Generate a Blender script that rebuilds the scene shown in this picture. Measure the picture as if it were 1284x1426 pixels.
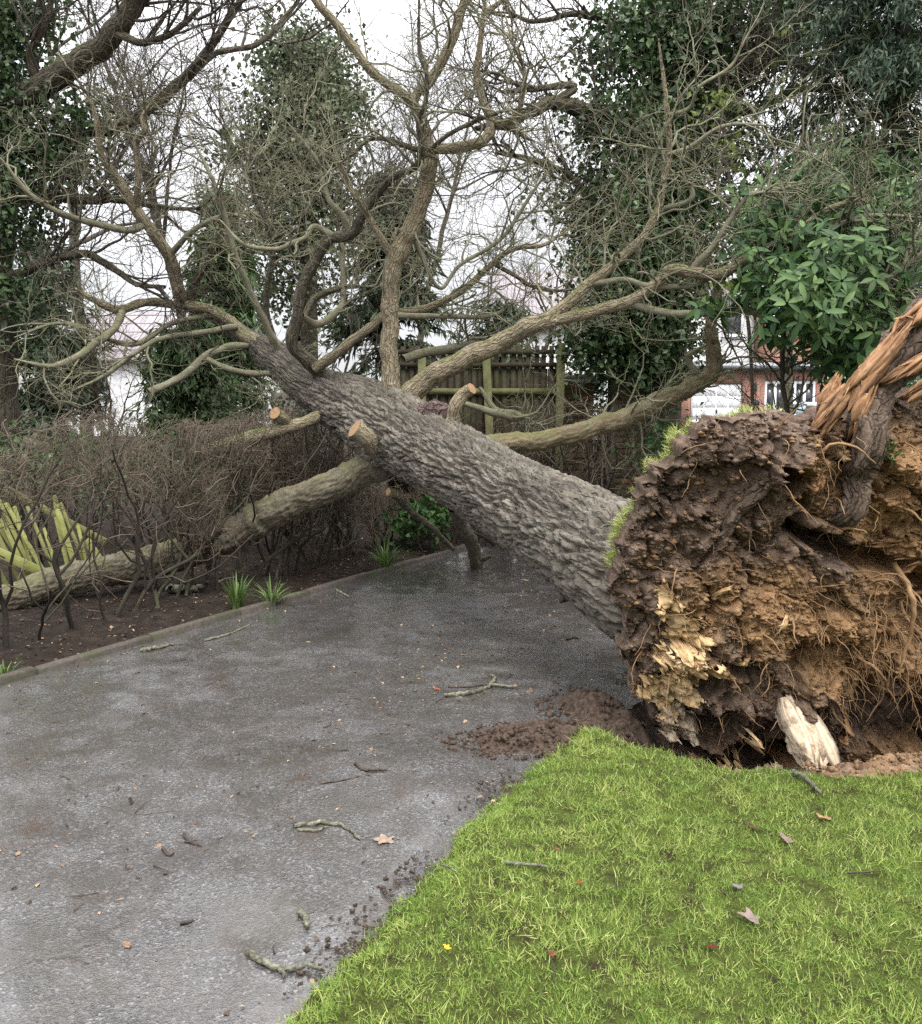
import bpy, math, random
import numpy as np
from mathutils import Vector, Matrix

for o in list(bpy.data.objects):
    bpy.data.objects.remove(o)
SC = bpy.context.scene
COL = SC.collection

# ------------------------------------------------------------------ camera, sky, sun, exposure
F_PX, W_PX, H_PX = 1236.0, 1284.0, 1426.0
EYE = np.array([0.0, 0.0, 1.6])
PITCH = math.atan((713.0 - 575.0) / F_PX)
cam_d = bpy.data.cameras.new('camera')
cam = bpy.data.objects.new('camera', cam_d)
COL.objects.link(cam)
cam.location = EYE
cam.rotation_euler = (math.pi / 2 - PITCH, 0, 0)
cam_d.sensor_fit = 'HORIZONTAL'
cam_d.sensor_width = 36.0
cam_d.lens = 36.0 * F_PX / W_PX
cam_d.clip_start = 0.05
cam_d.clip_end = 2000
SC.camera = cam

SUN_EL, SUN_AZ = math.radians(58), math.radians(152)     # azimuth clockwise from +Y
world = bpy.data.worlds.new('World')
SC.world = world
world.use_nodes = True
wt = world.node_tree
wt.nodes.clear()
def wn(t, **k):
    n = wt.nodes.new(t)
    for a, v in k.items():
        setattr(n, a, v)
    return n
sky = wn('ShaderNodeTexSky', sky_type='NISHITA', sun_disc=False)
sky.sun_elevation = SUN_EL
sky.sun_rotation = SUN_AZ
bg1 = wn('ShaderNodeBackground'); bg1.inputs[1].default_value = 0.1
wt.links.new(sky.outputs[0], bg1.inputs[0])
tc = wn('ShaderNodeTexCoord')
sep = wn('ShaderNodeSeparateXYZ')
wt.links.new(tc.outputs['Generated'], sep.inputs[0])
# an even overcast dome, brighter towards the zenith as overcast skies are
zc = wn('ShaderNodeMath', operation='MAXIMUM'); zc.inputs[1].default_value = 0.0
wt.links.new(sep.outputs[2], zc.inputs[0])
zp = wn('ShaderNodeMath', operation='POWER'); zp.inputs[1].default_value = 1.4
wt.links.new(zc.outputs[0], zp.inputs[0])
zm = wn('ShaderNodeMath', operation='MULTIPLY_ADD'); zm.inputs[1].default_value = 2.4; zm.inputs[2].default_value = 0.38
wt.links.new(zp.outputs[0], zm.inputs[0])
nz = wn('ShaderNodeTexNoise'); nz.inputs['Scale'].default_value = 3.0; nz.inputs['Detail'].default_value = 4.0
wt.links.new(tc.outputs['Generated'], nz.inputs['Vector'])
nm = wn('ShaderNodeMapRange'); nm.inputs[3].default_value = 0.72; nm.inputs[4].default_value = 1.2
wt.links.new(nz.outputs[0], nm.inputs[0])
mu = wn('ShaderNodeMath', operation='MULTIPLY')
wt.links.new(zm.outputs[0], mu.inputs[0]); wt.links.new(nm.outputs[0], mu.inputs[1])
bg2 = wn('ShaderNodeBackground'); bg2.inputs[0].default_value = (0.975, 0.975, 1.0, 1)
wt.links.new(mu.outputs[0], bg2.inputs[1])
mixs = wn('ShaderNodeMixShader'); mixs.inputs[0].default_value = 0.93
wt.links.new(bg1.outputs[0], mixs.inputs[1]); wt.links.new(bg2.outputs[0], mixs.inputs[2])
wo = wn('ShaderNodeOutputWorld')
wt.links.new(mixs.outputs[0], wo.inputs[0])

sun_d = bpy.data.lights.new('sun', 'SUN')
sun_d.energy = 1.5
sun_d.angle = math.radians(35)
sun_d.color = (1.0, 0.965, 0.92)
sun = bpy.data.objects.new('sun', sun_d)
COL.objects.link(sun)
sv = Vector((math.sin(SUN_AZ) * math.cos(SUN_EL), math.cos(SUN_AZ) * math.cos(SUN_EL), math.sin(SUN_EL)))
sun.rotation_euler = sv.to_track_quat('Z', 'Y').to_euler()

SC.view_settings.view_transform = 'Standard'
SC.view_settings.look = 'None'
SC.view_settings.exposure = 1.15
SC.view_settings.gamma = 1.0
SC.view_settings.use_curve_mapping = False
SC.render.engine = 'CYCLES'
SC.cycles.max_bounces = 6
SC.cycles.diffuse_bounces = 3
SC.cycles.glossy_bounces = 2
SC.cycles.transmission_bounces = 3
SC.cycles.transparent_max_bounces = 4
SC.cycles.use_denoising = False

# ------------------------------------------------------------------ pixel -> place helpers
CT, ST = math.cos(PITCH), math.sin(PITCH)
def ray(px, py):
    a = (px - 642.0) / F_PX; b = (713.0 - py) / F_PX
    return np.array([a, CT + b * ST, -ST + b * CT])
def P(px, py, d):                       # point seen at (px, py) at forward distance d
    v = ray(px, py)
    return EYE + v * (d / v[1])
def G(px, py, z=0.0):                   # point of the level ground
    v = ray(px, py)
    return EYE + v * ((z - EYE[2]) / v[2])
def proj(pts):                          # world -> photo pixels (vectorised)
    q = np.asarray(pts, float) - EYE
    f = q[..., 1] * CT - q[..., 2] * ST
    u = q[..., 1] * ST + q[..., 2] * CT
    return 642.0 + F_PX * q[..., 0] / f, 713.0 - F_PX * u / f

# ------------------------------------------------------------------ numeric helpers
def nrm(v):
    v = np.asarray(v, float)
    return v / np.maximum(np.linalg.norm(v, axis=-1, keepdims=True), 1e-9)
_prm = np.random.default_rng(7)
PERM = _prm.permutation(256); PERM = np.concatenate([PERM, PERM, PERM])
GRAD = nrm(_prm.normal(size=(256, 3)))
CELL = _prm.random((256, 3))
def noise3(p):
    p = np.asarray(p, float); i = np.floor(p).astype(int); f = p - i; i &= 255
    w = f * f * f * (f * (f * 6 - 15) + 10)
    out = np.zeros(p.shape[:-1])
    for dx in (0, 1):
        wx = w[..., 0] if dx else 1 - w[..., 0]
        hx = PERM[(i[..., 0] + dx) & 255]
        for dy in (0, 1):
            wy = w[..., 1] if dy else 1 - w[..., 1]
            hy = PERM[hx + ((i[..., 1] + dy) & 255)]
            for dz in (0, 1):
                wz = w[..., 2] if dz else 1 - w[..., 2]
                g = GRAD[PERM[hy + ((i[..., 2] + dz) & 255)] & 255]
                out += wx * wy * wz * (g[..., 0] * (f[..., 0] - dx) + g[..., 1] * (f[..., 1] - dy) + g[..., 2] * (f[..., 2] - dz))
    return out * 1.6
def fbm(p, o=4, gain=0.5):
    p = np.asarray(p, float); s = 0; a = 1.0
    for k in range(o):
        s = s + a * noise3(p + 17.3 * k); p = p * 2.03; a *= gain
    return s
def worley(p):
    p = np.asarray(p, float); i = np.floor(p).astype(int); f = p - i
    f1 = np.full(p.shape[:-1], 9.0); f2 = f1.copy(); cid = np.zeros(p.shape[:-1], int)
    for dx in (-1, 0, 1):
        for dy in (-1, 0, 1):
            for dz in (-1, 0, 1):
                h = PERM[PERM[PERM[(i[..., 0] + dx) & 255] + ((i[..., 1] + dy) & 255)] + ((i[..., 2] + dz) & 255)] & 255
                q = CELL[h] + np.array([dx, dy, dz]) - f
                d = np.sqrt((q * q).sum(-1))
                nw = d < f1
                f2 = np.where(nw, f1, np.minimum(f2, d)); cid = np.where(nw, h, cid); f1 = np.where(nw, d, f1)
    return f1, f2, cid
def sstep(a, b, x):
    t = np.clip((x - a) / (b - a), 0, 1)
    return t * t * (3 - 2 * t)

# ------------------------------------------------------------------ mesh helpers
def make_mesh(name, V, faces, smooth=True, attrs=None):
    V = np.asarray(V, np.float32).reshape(-1, 3)
    if not isinstance(faces, (list, tuple)):
        faces = [faces]
    faces = [np.asarray(f, np.int32) for f in faces if len(f)]
    me = bpy.data.meshes.new(name)
    me.vertices.add(len(V)); me.vertices.foreach_set('co', V.ravel())
    tot = np.concatenate([np.full(len(f), f.shape[1], np.int32) for f in faces])
    lv = np.concatenate([f.ravel() for f in faces]).astype(np.int32)
    me.loops.add(len(lv)); me.loops.foreach_set('vertex_index', lv)
    st = np.zeros(len(tot), np.int32); st[1:] = np.cumsum(tot)[:-1]
    me.polygons.add(len(tot)); me.polygons.foreach_set('loop_start', st)
    me.polygons.foreach_set('loop_total', tot)
    me.update(calc_edges=True)
    if smooth:
        me.polygons.foreach_set('use_smooth', np.ones(len(tot), bool))
    for k, a in (attrs or {}).items():
        a = np.asarray(a, np.float32)
        if a.ndim == 1:
            at = me.attributes.new(k, 'FLOAT', 'POINT'); at.data.foreach_set('value', a)
        else:
            at = me.attributes.new(k, 'FLOAT_VECTOR', 'POINT'); at.data.foreach_set('vector', a.ravel())
    return me
def link(name, me, mat=None, parent=None, **props):
    o = bpy.data.objects.new(name, me)
    COL.objects.link(o)
    if me is not None and mat is not None and not me.materials:
        me.materials.append(mat)
    if parent is not None:
        o.parent = parent
    for k, v in props.items():
        o[k] = v
    return o
def mk(name, V, F, mat, parent=None, smooth=True, attrs=None, **props):
    return link(name, make_mesh(name, V, F, smooth, attrs), mat, parent, **props)
def thing(name, label, cat, group=None):
    o = link(name, None)
    o['label'] = label; o['category'] = cat
    if group:
        o['group'] = group
    return o
BOXF = np.array([[0, 3, 2, 1], [4, 5, 6, 7], [0, 1, 5, 4], [1, 2, 6, 5], [2, 3, 7, 6], [3, 0, 4, 7]])
def boxv(c, s, ax=None):                # centre, full sizes, axes rows
    s = np.asarray(s, float) / 2
    k = np.array([[-1, -1, -1], [1, -1, -1], [1, 1, -1], [-1, 1, -1], [-1, -1, 1], [1, -1, 1], [1, 1, 1], [-1, 1, 1]]) * s
    if ax is not None:
        k = k @ np.asarray(ax)
    return k + np.asarray(c)
def box(name, c, s, mat, parent=None, ax=None, bevel=0.0, **props):
    if bevel <= 0:
        return mk(name, boxv(c, s, ax), BOXF, mat, parent, smooth=False, **props)
    # chamfered box: 24 corners
    s = np.asarray(s, float) / 2; b = min(bevel, s.min() * 0.45)
    V = []; 
    for sx in (-1, 1):
        for sy in (-1, 1):
            for sz in (-1, 1):
                V += [(sx * s[0], sy * (s[1] - b), sz * (s[2] - b)), (sx * (s[0] - b), sy * s[1], sz * (s[2] - b)), (sx * (s[0] - b), sy * (s[1] - b), sz * s[2])]
    V = np.array(V)
    import bmesh
    bm = bmesh.new()
    for v in V: bm.verts.new(v)
    bmesh.ops.convex_hull(bm, input=bm.verts[:])
    vs = np.array([v.co[:] for v in bm.verts]); bm.verts.index_update()
    fs = np.array([[v.index for v in f.verts] for f in bm.faces if len(f.verts) == 3])
    qs = [[v.index for v in f.verts] for f in bm.faces if len(f.verts) == 4]
    bm.free()
    if ax is not None:
        vs = vs @ np.asarray(ax)
    fl = [fs] if len(fs) else []
    if qs: fl.append(np.array(qs))
    return mk(name, vs + np.asarray(c), fl, mat, parent, smooth=False, **props)

def tubes(Pt, R, sides, seed=0, cap=False):
    """Pt (N,M,3), R (N,M) -> verts, quads, bark coordinates"""
    Pt = np.asarray(Pt, float); R = np.asarray(R, float)
    N, M = R.shape
    T = np.empty_like(Pt); T[:, 1:-1] = Pt[:, 2:] - Pt[:, :-2]; T[:, 0] = Pt[:, 1] - Pt[:, 0]; T[:, -1] = Pt[:, -1] - Pt[:, -2]
    T = nrm(T)
    mean = nrm(Pt[:, -1] - Pt[:, 0])
    ref = np.zeros((N, 3)); ref[np.arange(N), np.abs(mean).argmin(1)] = 1
    B = np.cross(T, ref[:, None, :])
    bl = np.linalg.norm(B, axis=-1)
    B = nrm(B + 1e-6); Nn = np.cross(B, T)
    an = np.linspace(0, 2 * np.pi, sides, endpoint=False)
    c, s = np.cos(an), np.sin(an)
    V = Pt[:, :, None, :] + R[:, :, None, None] * (B[:, :, None, :] * c[None, None, :, None] + Nn[:, :, None, :] * s[None, None, :, None])
    seg = np.zeros((N, M)); seg[:, 1:] = np.cumsum(np.linalg.norm(Pt[:, 1:] - Pt[:, :-1], axis=-1), 1)
    off = np.random.default_rng(seed).random((N, 1, 1)) * 30
    bk = np.empty((N, M, sides, 3))
    bk[..., 0] = R[:, :, None] * c + off; bk[..., 1] = R[:, :, None] * s; bk[..., 2] = seg[:, :, None] + off
    idx = np.arange(N * M * sides).reshape(N, M, sides)
    a = idx[:, :-1, :]; b = idx[:, 1:, :]
    an_ = np.roll(a, -1, 2); bn_ = np.roll(b, -1, 2)
    Fq = np.stack([a, an_, bn_, b], -1).reshape(-1, 4)
    V = V.reshape(-1, 3); bk = bk.reshape(-1, 3)
    faces = [Fq]
    if cap:
        e = idx[:, -1, :]; n0 = len(V)
        ce = Pt[:, -1]; V = np.concatenate([V, ce]); bk = np.concatenate([bk, np.c_[R[:, -1] * 0, R[:, -1] * 0, seg[:, -1]]])
        ci = (n0 + np.arange(N))[:, None] + np.zeros((N, sides), int)
        faces.append(np.stack([e, np.roll(e, -1, 1), ci], -1).reshape(-1, 3))
    return V, faces, bk
class Bag:
    """collects geometry that becomes one mesh"""
    def __init__(s): s.V = []; s.F = []; s.A = {}; s.n = 0
    def add(s, V, F, **attrs):
        V = np.asarray(V, float).reshape(-1, 3)
        if not isinstance(F, (list, tuple)): F = [F]
        for f in F: s.F.append(np.asarray(f) + s.n)
        s.V.append(V); s.n += len(V)
        for k, a in attrs.items(): s.A.setdefault(k, []).append(np.asarray(a, float))
    def tube(s, Pt, R, sides, seed=0, cap=False):
        V, F, bk = tubes(Pt, R, sides, seed, cap); s.add(V, F, bk=bk)
    def build(s, name, mat, parent=None, smooth=True, **props):
        return mk(name, np.concatenate(s.V), s.F, mat, parent, smooth, {k: np.concatenate(a) for k, a in s.A.items()}, **props)

def resample(pts, m, wob=0.0, rng=None):
    """Catmull-Rom through rows of any width, m samples"""
    p = np.asarray(pts, float); n = len(p)
    pe = np.vstack([2 * p[0] - p[1], p, 2 * p[-1] - p[-2]])
    t = np.linspace(0, n - 1, m); i = np.minimum(t.astype(int), n - 2); f = (t - i)[:, None]
    a, b, c, d = pe[i], pe[i + 1], pe[i + 2], pe[i + 3]
    r = 0.5 * (2 * b + (c - a) * f + (2 * a - 5 * b + 4 * c - d) * f ** 2 + (3 * b - a - 3 * c + d) * f ** 3)
    return r
def limb_px(pts, m=36, wob=0.35, rng=None):
    """[(px, py, d, r_px)] -> points, radii"""
    a = np.array([list(P(x, y, d)) + [r * d / F_PX] for x, y, d, r in pts])
    q = resample(a, m)
    q[:, 3] = np.maximum(q[:, 3], 0.002)
    if rng is not None:
        ph = rng.random(3) * 50
        s = np.cumsum(np.r_[0, np.linalg.norm(np.diff(q[:, :3], axis=0), axis=1)])
        for k in range(3):
            q[:, k] += wob * q[:, 3] * noise3(np.c_[s * 5 + ph[k], s * 0 + 3.3 * k, s * 0])
        q[:, 3] *= 1 + 0.16 * noise3(np.c_[s * 8 + ph[0], s * 0 + 9, s * 0]) + 0.12 * np.maximum(0, noise3(np.c_[s * 21 + ph[1], s * 0 + 2, s * 0]))
    return q[:, :3], q[:, 3]
def grow(rng, S, D, L, r0, r1, M, wig, up=0.0):
    N = len(S); Pt = np.empty((N, M, 3)); Pt[:, 0] = S
    d = nrm(D); st = (np.asarray(L) / (M - 1))[:, None]
    for i in range(1, M):
        d = nrm(d + wig * rng.normal(size=(N, 3)) + np.array([0, 0, up]))
        Pt[:, i] = Pt[:, i - 1] + d * st
    t = np.linspace(0, 1, M)
    return Pt, r0[:, None] * (1 - t) + r1[:, None] * t
def offshoots(rng, Pt, R, n, t0=0.2, t1=1.0, ang=(0.5, 1.1), bias=(0, 0, 0)):
    N, M = R.shape
    ln = np.linalg.norm(Pt[:, 1:] - Pt[:, :-1], axis=-1).sum(1)
    i = rng.choice(N, n, p=ln / ln.sum())
    t = (t0 + (t1 - t0) * rng.random(n)) * (M - 1.001); k = t.astype(int); f = (t - k)[:, None]
    S = Pt[i, k] * (1 - f) + Pt[i, k + 1] * f
    T = nrm(Pt[i, k + 1] - Pt[i, k])
    rr = R[i, k]
    q = rng.normal(size=(n, 3)) + np.asarray(bias)
    q = nrm(q - (q * T).sum(1, keepdims=True) * T)
    a = rng.uniform(ang[0], ang[1], n)[:, None]
    return S, nrm(T * np.cos(a) + q * np.sin(a)), rr
def crown(rng, bag, Pt, R, levels, bias=(0, 0, 0.3)):
    """levels: (count, (lmin,lmax), M, sides, wiggle, up, rmax, rtip)"""
    cur, cr = Pt, R
    for n, (la, lb), M, sides, wig, up, rm, rt in levels:
        S, D, pr = offshoots(rng, cur, cr, n, bias=bias)
        L = rng.uniform(la, lb, n)
        r0 = np.minimum(pr * 0.62, rm * rng.uniform(0.6, 1.1, n)); r1 = np.minimum(r0 * 0.5, rt)
        cur, cr = grow(rng, S, D, L, r0, r1, M, wig, up)
        bag.tube(cur, cr, sides, seed=n)
    return cur, cr
def leaves(rng, C, D, Nn, L, Wd, fold=0.25):
    """kite leaves folded on the midrib: centres, length dirs, normals"""
    n = len(C); D = nrm(D); S = nrm(np.cross(D, Nn)); U = np.cross(S, D)
    L = L[:, None]; Wd = Wd[:, None]
    v0 = C - D * L * 0.5; v2 = C + D * L * 0.5 - U * L * 0.12
    m = C - D * L * 0.05
    v1 = m + S * Wd * 0.5 + U * Wd * fold; v3 = m - S * Wd * 0.5 + U * Wd * fold
    V = np.stack([v0, v1, v2, v3], 1).reshape(-1, 3)
    b = np.arange(n)[:, None] * 4
    F = np.concatenate([b + np.array([0, 1, 2]), b + np.array([0, 2, 3])])
    return V, F
def foliage_blobs(rng, bag, blobs, size, asp=0.75, clump=0.22, per=26, droop=0.25, tint0=0.0):
    """blobs: (px, py, d, rx_px, ry_px, rz_m, clumps)"""
    for bx, by, d, rx, ry, rz, nc in blobs:
        c = P(bx, by, d); sx, sz = rx * d / F_PX, ry * d / F_PX
        u = nrm(rng.normal(size=(nc, 3))) * (rng.random((nc, 1)) ** 0.45)
        u *= 1 + 0.25 * fbm(u * 1.7 + bx * 0.01, 2)[:, None]
        cc = c + u * np.array([sx, rz, sz])
        n = nc * per
        ci = np.repeat(np.arange(nc), per)
        spread = clump * (0.6 + 0.8 * rng.random(nc))[ci][:, None]
        C = cc[ci] + rng.normal(size=(n, 3)) * spread * np.array([1, 1, 0.75])
        D = rng.normal(size=(n, 3)) + np.array([0, 0, -droop * 2]) + u[ci] * 0.5
        Nn = rng.normal(size=(n, 3)) * 0.6 + u[ci] * 0.6 + np.array([0, -0.2, 0.5])
        s = size * (0.45 + 1.05 * rng.random(n))
        V, F = leaves(rng, C, D, Nn, s, s * asp)
        tn = np.clip(0.5 + tint0 + 0.22 * (rng.random(nc)[ci] - 0.5) * 2 + 0.28 * (rng.random(n) - 0.5) * 2, 0, 1)
        bag.add(V, F, tint=np.repeat(tn, 4))

# ------------------------------------------------------------------ materials
class Nodes:
    def __init__(s, name):
        s.m = bpy.data.materials.new(name); s.m.use_nodes = True
        s.t = s.m.node_tree; s.t.nodes.clear()
        s.out = s.n('ShaderNodeOutputMaterial')
        s.bsdf = s.n('ShaderNodeBsdfPrincipled'); s.l(s.bsdf.outputs[0], s.out.inputs[0])
        s.geo = s.n('ShaderNodeNewGeometry')
    def n(s, t, **k):
        x = s.t.nodes.new(t)
        for a, v in k.items(): setattr(x, a, v)
        return x
    def l(s, a, b): s.t.links.new(a, b)
    def pos(s): return s.geo.outputs['Position']
    def attr(s, name, vec=True):
        a = s.n('ShaderNodeAttribute', attribute_name=name)
        return a.outputs['Vector'] if vec else a.outputs['Fac']
    def scale(s, v, sc):
        m = s.n('ShaderNodeMapping'); m.inputs['Scale'].default_value = sc; s.l(v, m.inputs[0]); return m.outputs[0]
    def noise(s, v, sc, det=4, rough=0.55, dist=0.0):
        x = s.n('ShaderNodeTexNoise'); x.inputs['Scale'].default_value = sc; x.inputs['Detail'].default_value = det
        x.inputs['Roughness'].default_value = rough; x.inputs['Distortion'].default_value = dist
        s.l(v, x.inputs['Vector']); return x.outputs[0]
    def voro(s, v, sc, feat='F1', out='Distance'):
        x = s.n('ShaderNodeTexVoronoi', feature=feat); x.inputs['Scale'].default_value = sc; s.l(v, x.inputs['Vector'])
        return x.outputs[out]
    def ramp(s, f, stops):
        r = s.n('ShaderNodeValToRGB'); e = r.color_ramp.elements
        while len(e) < len(stops): e.new(0.5)
        for k, (p, c) in enumerate(stops):
            e[k].position = p; e[k].color = tuple(c) + (1,) if not np.isscalar(c) else (c, c, c, 1)
        s.l(f, r.inputs[0]); return r.outputs[0]
    def mix(s, f, a, b, mode='MIX'):
        x = s.n('ShaderNodeMix', data_type='RGBA', blend_type=mode)
        for q, i in ((f, 0), (a, 6), (b, 7)):
            if hasattr(q, 'node'): s.l(q, x.inputs[i])
            elif i == 0: x.inputs[0].default_value = q
            else: x.inputs[i].default_value = tuple(q) + (1,)
        return x.outputs[2]
    def math(s, op, a, b=None, clamp=False):
        x = s.n('ShaderNodeMath', operation=op, use_clamp=clamp)
        for q, i in ((a, 0), (b, 1)):
            if q is None: continue
            if hasattr(q, 'node'): s.l(q, x.inputs[i])
            else: x.inputs[i].default_value = q
        return x.outputs[0]
    def remap(s, f, a, b, c=0.0, d=1.0):
        x = s.n('ShaderNodeMapRange')
        for k, v in zip((1, 2, 3, 4), (a, b, c, d)): x.inputs[k].default_value = v
        s.l(f, x.inputs[0]); return x.outputs[0]
    def bump(s, h, dist=0.01, strength=1.0):
        b = s.n('ShaderNodeBump'); b.inputs['Distance'].default_value = dist; b.inputs['Strength'].default_value = strength
        s.l(h, b.inputs['Height'])
        s.l(b.outputs[0], s.bsdf.inputs['Normal'])
        return b
    def set(s, color=None, rough=None, spec=None, metal=None):
        for q, nm_ in ((color, 'Base Color'), (rough, 'Roughness'), (spec, 'Specular IOR Level'), (metal, 'Metallic')):
            if q is None: continue
            if hasattr(q, 'node'): s.l(q, s.bsdf.inputs[nm_])
            else: s.bsdf.inputs[nm_].default_value = (tuple(q) + (1,)) if not np.isscalar(q) else q
        return s.m

def bark_mat(name, stops, sc=14, stretch=0.22, bump=0.012, moss=0.0, mosscol=(0.085, 0.105, 0.02), fine=90, lichen=0.0, rough=0.85, crack=0.0):
    s = Nodes(name)
    bkv = s.attr('bk')
    wv = s.n('ShaderNodeVectorMath', operation='ADD')
    nv = s.n('ShaderNodeTexNoise'); nv.inputs['Scale'].default_value = 14; nv.inputs['Detail'].default_value = 2; s.l(bkv, nv.inputs['Vector'])
    ms = s.n('ShaderNodeVectorMath', operation='SCALE'); ms.inputs['Scale'].default_value = 0.05; s.l(nv.outputs['Color'], ms.inputs[0])
    s.l(bkv, wv.inputs[0]); s.l(ms.outputs[0], wv.inputs[1])
    v = s.scale(wv.outputs[0], (1, 1, stretch))
    a = s.noise(v, sc, 7, 0.7, 0.5)
    col = s.ramp(a, stops)
    big = s.noise(s.pos(), 3.5, 4, 0.6)
    col = s.mix(s.remap(big, 0.35, 0.7, 0.0, 0.55), col, tuple(0.62 * c for c in stops[1][1]))
    if lichen:
        lf = s.math('MULTIPLY', s.remap(s.noise(s.pos(), 9, 3), 0.52, 0.62, 0, lichen), s.remap(s.noise(s.pos(), 60, 3), 0.42, 0.6))
        col = s.mix(lf, col, (0.235, 0.25, 0.18))
    if moss:
        sx = s.n('ShaderNodeSeparateXYZ'); s.l(s.geo.outputs['Normal'], sx.inputs[0])
        up = s.remap(sx.outputs[2], 0.0, 0.8, 0, 1)
        mf = s.math('MULTIPLY', up, s.remap(s.noise(s.pos(), 6, 5, 0.7), 0.42, 0.58, 0, moss), True)
        col = s.mix(mf, col, s.mix(s.noise(s.pos(), 60, 2), mosscol, tuple(1.8 * c for c in mosscol)))
    if name == 'oak_bark':      # each bark plate weathers to its own grey
        col = s.mix(1.0, col, s.ramp(s.attr('flake', False), [(0.0, 0.62), (0.5, 0.95), (1.0, 1.28)]), 'MULTIPLY')
    h = s.math('ADD', a, s.math('MULTIPLY', s.noise(bkv, fine, 4, 0.7), 0.5))
    if crack:
        e = s.voro(v, crack, 'DISTANCE_TO_EDGE')
        h = s.math('ADD', h, s.math('MULTIPLY', s.remap(e, 0.0, 0.14), 1.0))
    s.bump(h, bump, 1.0)
    return s.set(col, rough, 0.3)
def plain_mat(name, c1, c2, sc=20, rough=0.7, spec=0.3, bump=0.0, bsc=60, c3=None, sc3=3):
    s = Nodes(name)
    col = s.mix(s.remap(s.noise(s.pos(), sc, 5), 0.35, 0.65), c1, c2)
    if c3 is not None:
        col = s.mix(s.remap(s.noise(s.pos(), sc3, 4), 0.5, 0.68), col, c3)
    if bump: s.bump(s.noise(s.pos(), bsc, 4), bump, 0.8)
    return s.set(col, rough, spec)
def leaf_mat(name, c1, c2, c3=None, rough=0.5, trans=0.25, spec=0.4):
    s = Nodes(name)
    t = s.attr('tint', False)
    col = s.mix(t, c1, c2) if c3 is None else s.ramp(t, [(0.15, c1), (0.55, c2), (0.95, c3)])
    s.set(col, rough, spec)
    tr = s.n('ShaderNodeBsdfTranslucent'); s.l(col, tr.inputs[0])
    mx = s.n('ShaderNodeMixShader'); mx.inputs[0].default_value = trans
    s.l(s.bsdf.outputs[0], mx.inputs[1]); s.l(tr.outputs[0], mx.inputs[2]); s.l(mx.outputs[0], s.out.inputs[0])
    return s.m

M = {}
M['oak_bark'] = bark_mat('oak_bark', [(0.3, (0.075, 0.062, 0.048)), (0.5, (0.145, 0.125, 0.102)), (0.7, (0.225, 0.20, 0.17))], 16, 0.18, 0.014, fine=130, lichen=0.35, crack=24, moss=0.07)
M['limb_bark'] = bark_mat('limb_bark', [(0.3, (0.15, 0.12, 0.078)), (0.5, (0.30, 0.248, 0.165)), (0.7, (0.42, 0.355, 0.25))], 34, 0.14, 0.014, moss=0.8, crack=40, lichen=0.3)
M['log_bark'] = bark_mat('log_bark', [(0.3, (0.055, 0.046, 0.032)), (0.5, (0.125, 0.105, 0.074)), (0.7, (0.225, 0.195, 0.142))], 26, 0.16, 0.014, moss=0.35, lichen=0.35)
M['rough_limb_bark'] = bark_mat('rough_limb_bark', [(0.3, (0.075, 0.06, 0.034)), (0.5, (0.165, 0.132, 0.078)), (0.7, (0.28, 0.23, 0.145))], 26, 0.16, 0.012, moss=0.4, lichen=0.3)
M['dark_bark'] = bark_mat('dark_bark', [(0.3, (0.04, 0.033, 0.025)), (0.5, (0.105, 0.088, 0.064)), (0.7, (0.21, 0.185, 0.14))], 30, 0.16, 0.014, moss=0.55, lichen=0.4, crack=40)
M['twig'] = bark_mat('twig', [(0.3, (0.085, 0.076, 0.05)), (0.5, (0.185, 0.17, 0.118)), (0.7, (0.30, 0.285, 0.21))], 26, 0.3, 0.006, moss=0.5, lichen=0.6)
M['far_twig'] = bark_mat('far_twig', [(0.3, (0.045, 0.036, 0.028)), (0.5, (0.075, 0.062, 0.048)), (0.7, (0.11, 0.092, 0.07))], 10, 0.3, 0.003)
M['standing_bark'] = bark_mat('standing_bark', [(0.3, (0.05, 0.042, 0.03)), (0.5, (0.105, 0.088, 0.062)), (0.7, (0.17, 0.145, 0.105))], 22, 0.14, 0.02, moss=0.6, crack=26)
M['hedge_twig'] = bark_mat('hedge_twig', [(0.3, (0.055, 0.041, 0.03)), (0.5, (0.125, 0.097, 0.07)), (0.7, (0.22, 0.175, 0.13))], 20, 0.3, 0.003, lichen=0.2)
M['hedge_stem'] = bark_mat('hedge_stem', [(0.3, (0.018, 0.015, 0.012)), (0.5, (0.034, 0.028, 0.021)), (0.7, (0.062, 0.052, 0.038))], 20, 0.2, 0.01, moss=0.3)
M['lichen_stick'] = bark_mat('lichen_stick', [(0.36, (0.05, 0.038, 0.027)), (0.48, (0.125, 0.122, 0.085)), (0.62, (0.26, 0.265, 0.195))], 70, 0.6, 0.012)
M['stick'] = bark_mat('stick', [(0.35, (0.022, 0.016, 0.012)), (0.5, (0.04, 0.028, 0.02)), (0.65, (0.07, 0.05, 0.035))], 60, 0.4, 0.004, rough=0.6)

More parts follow.
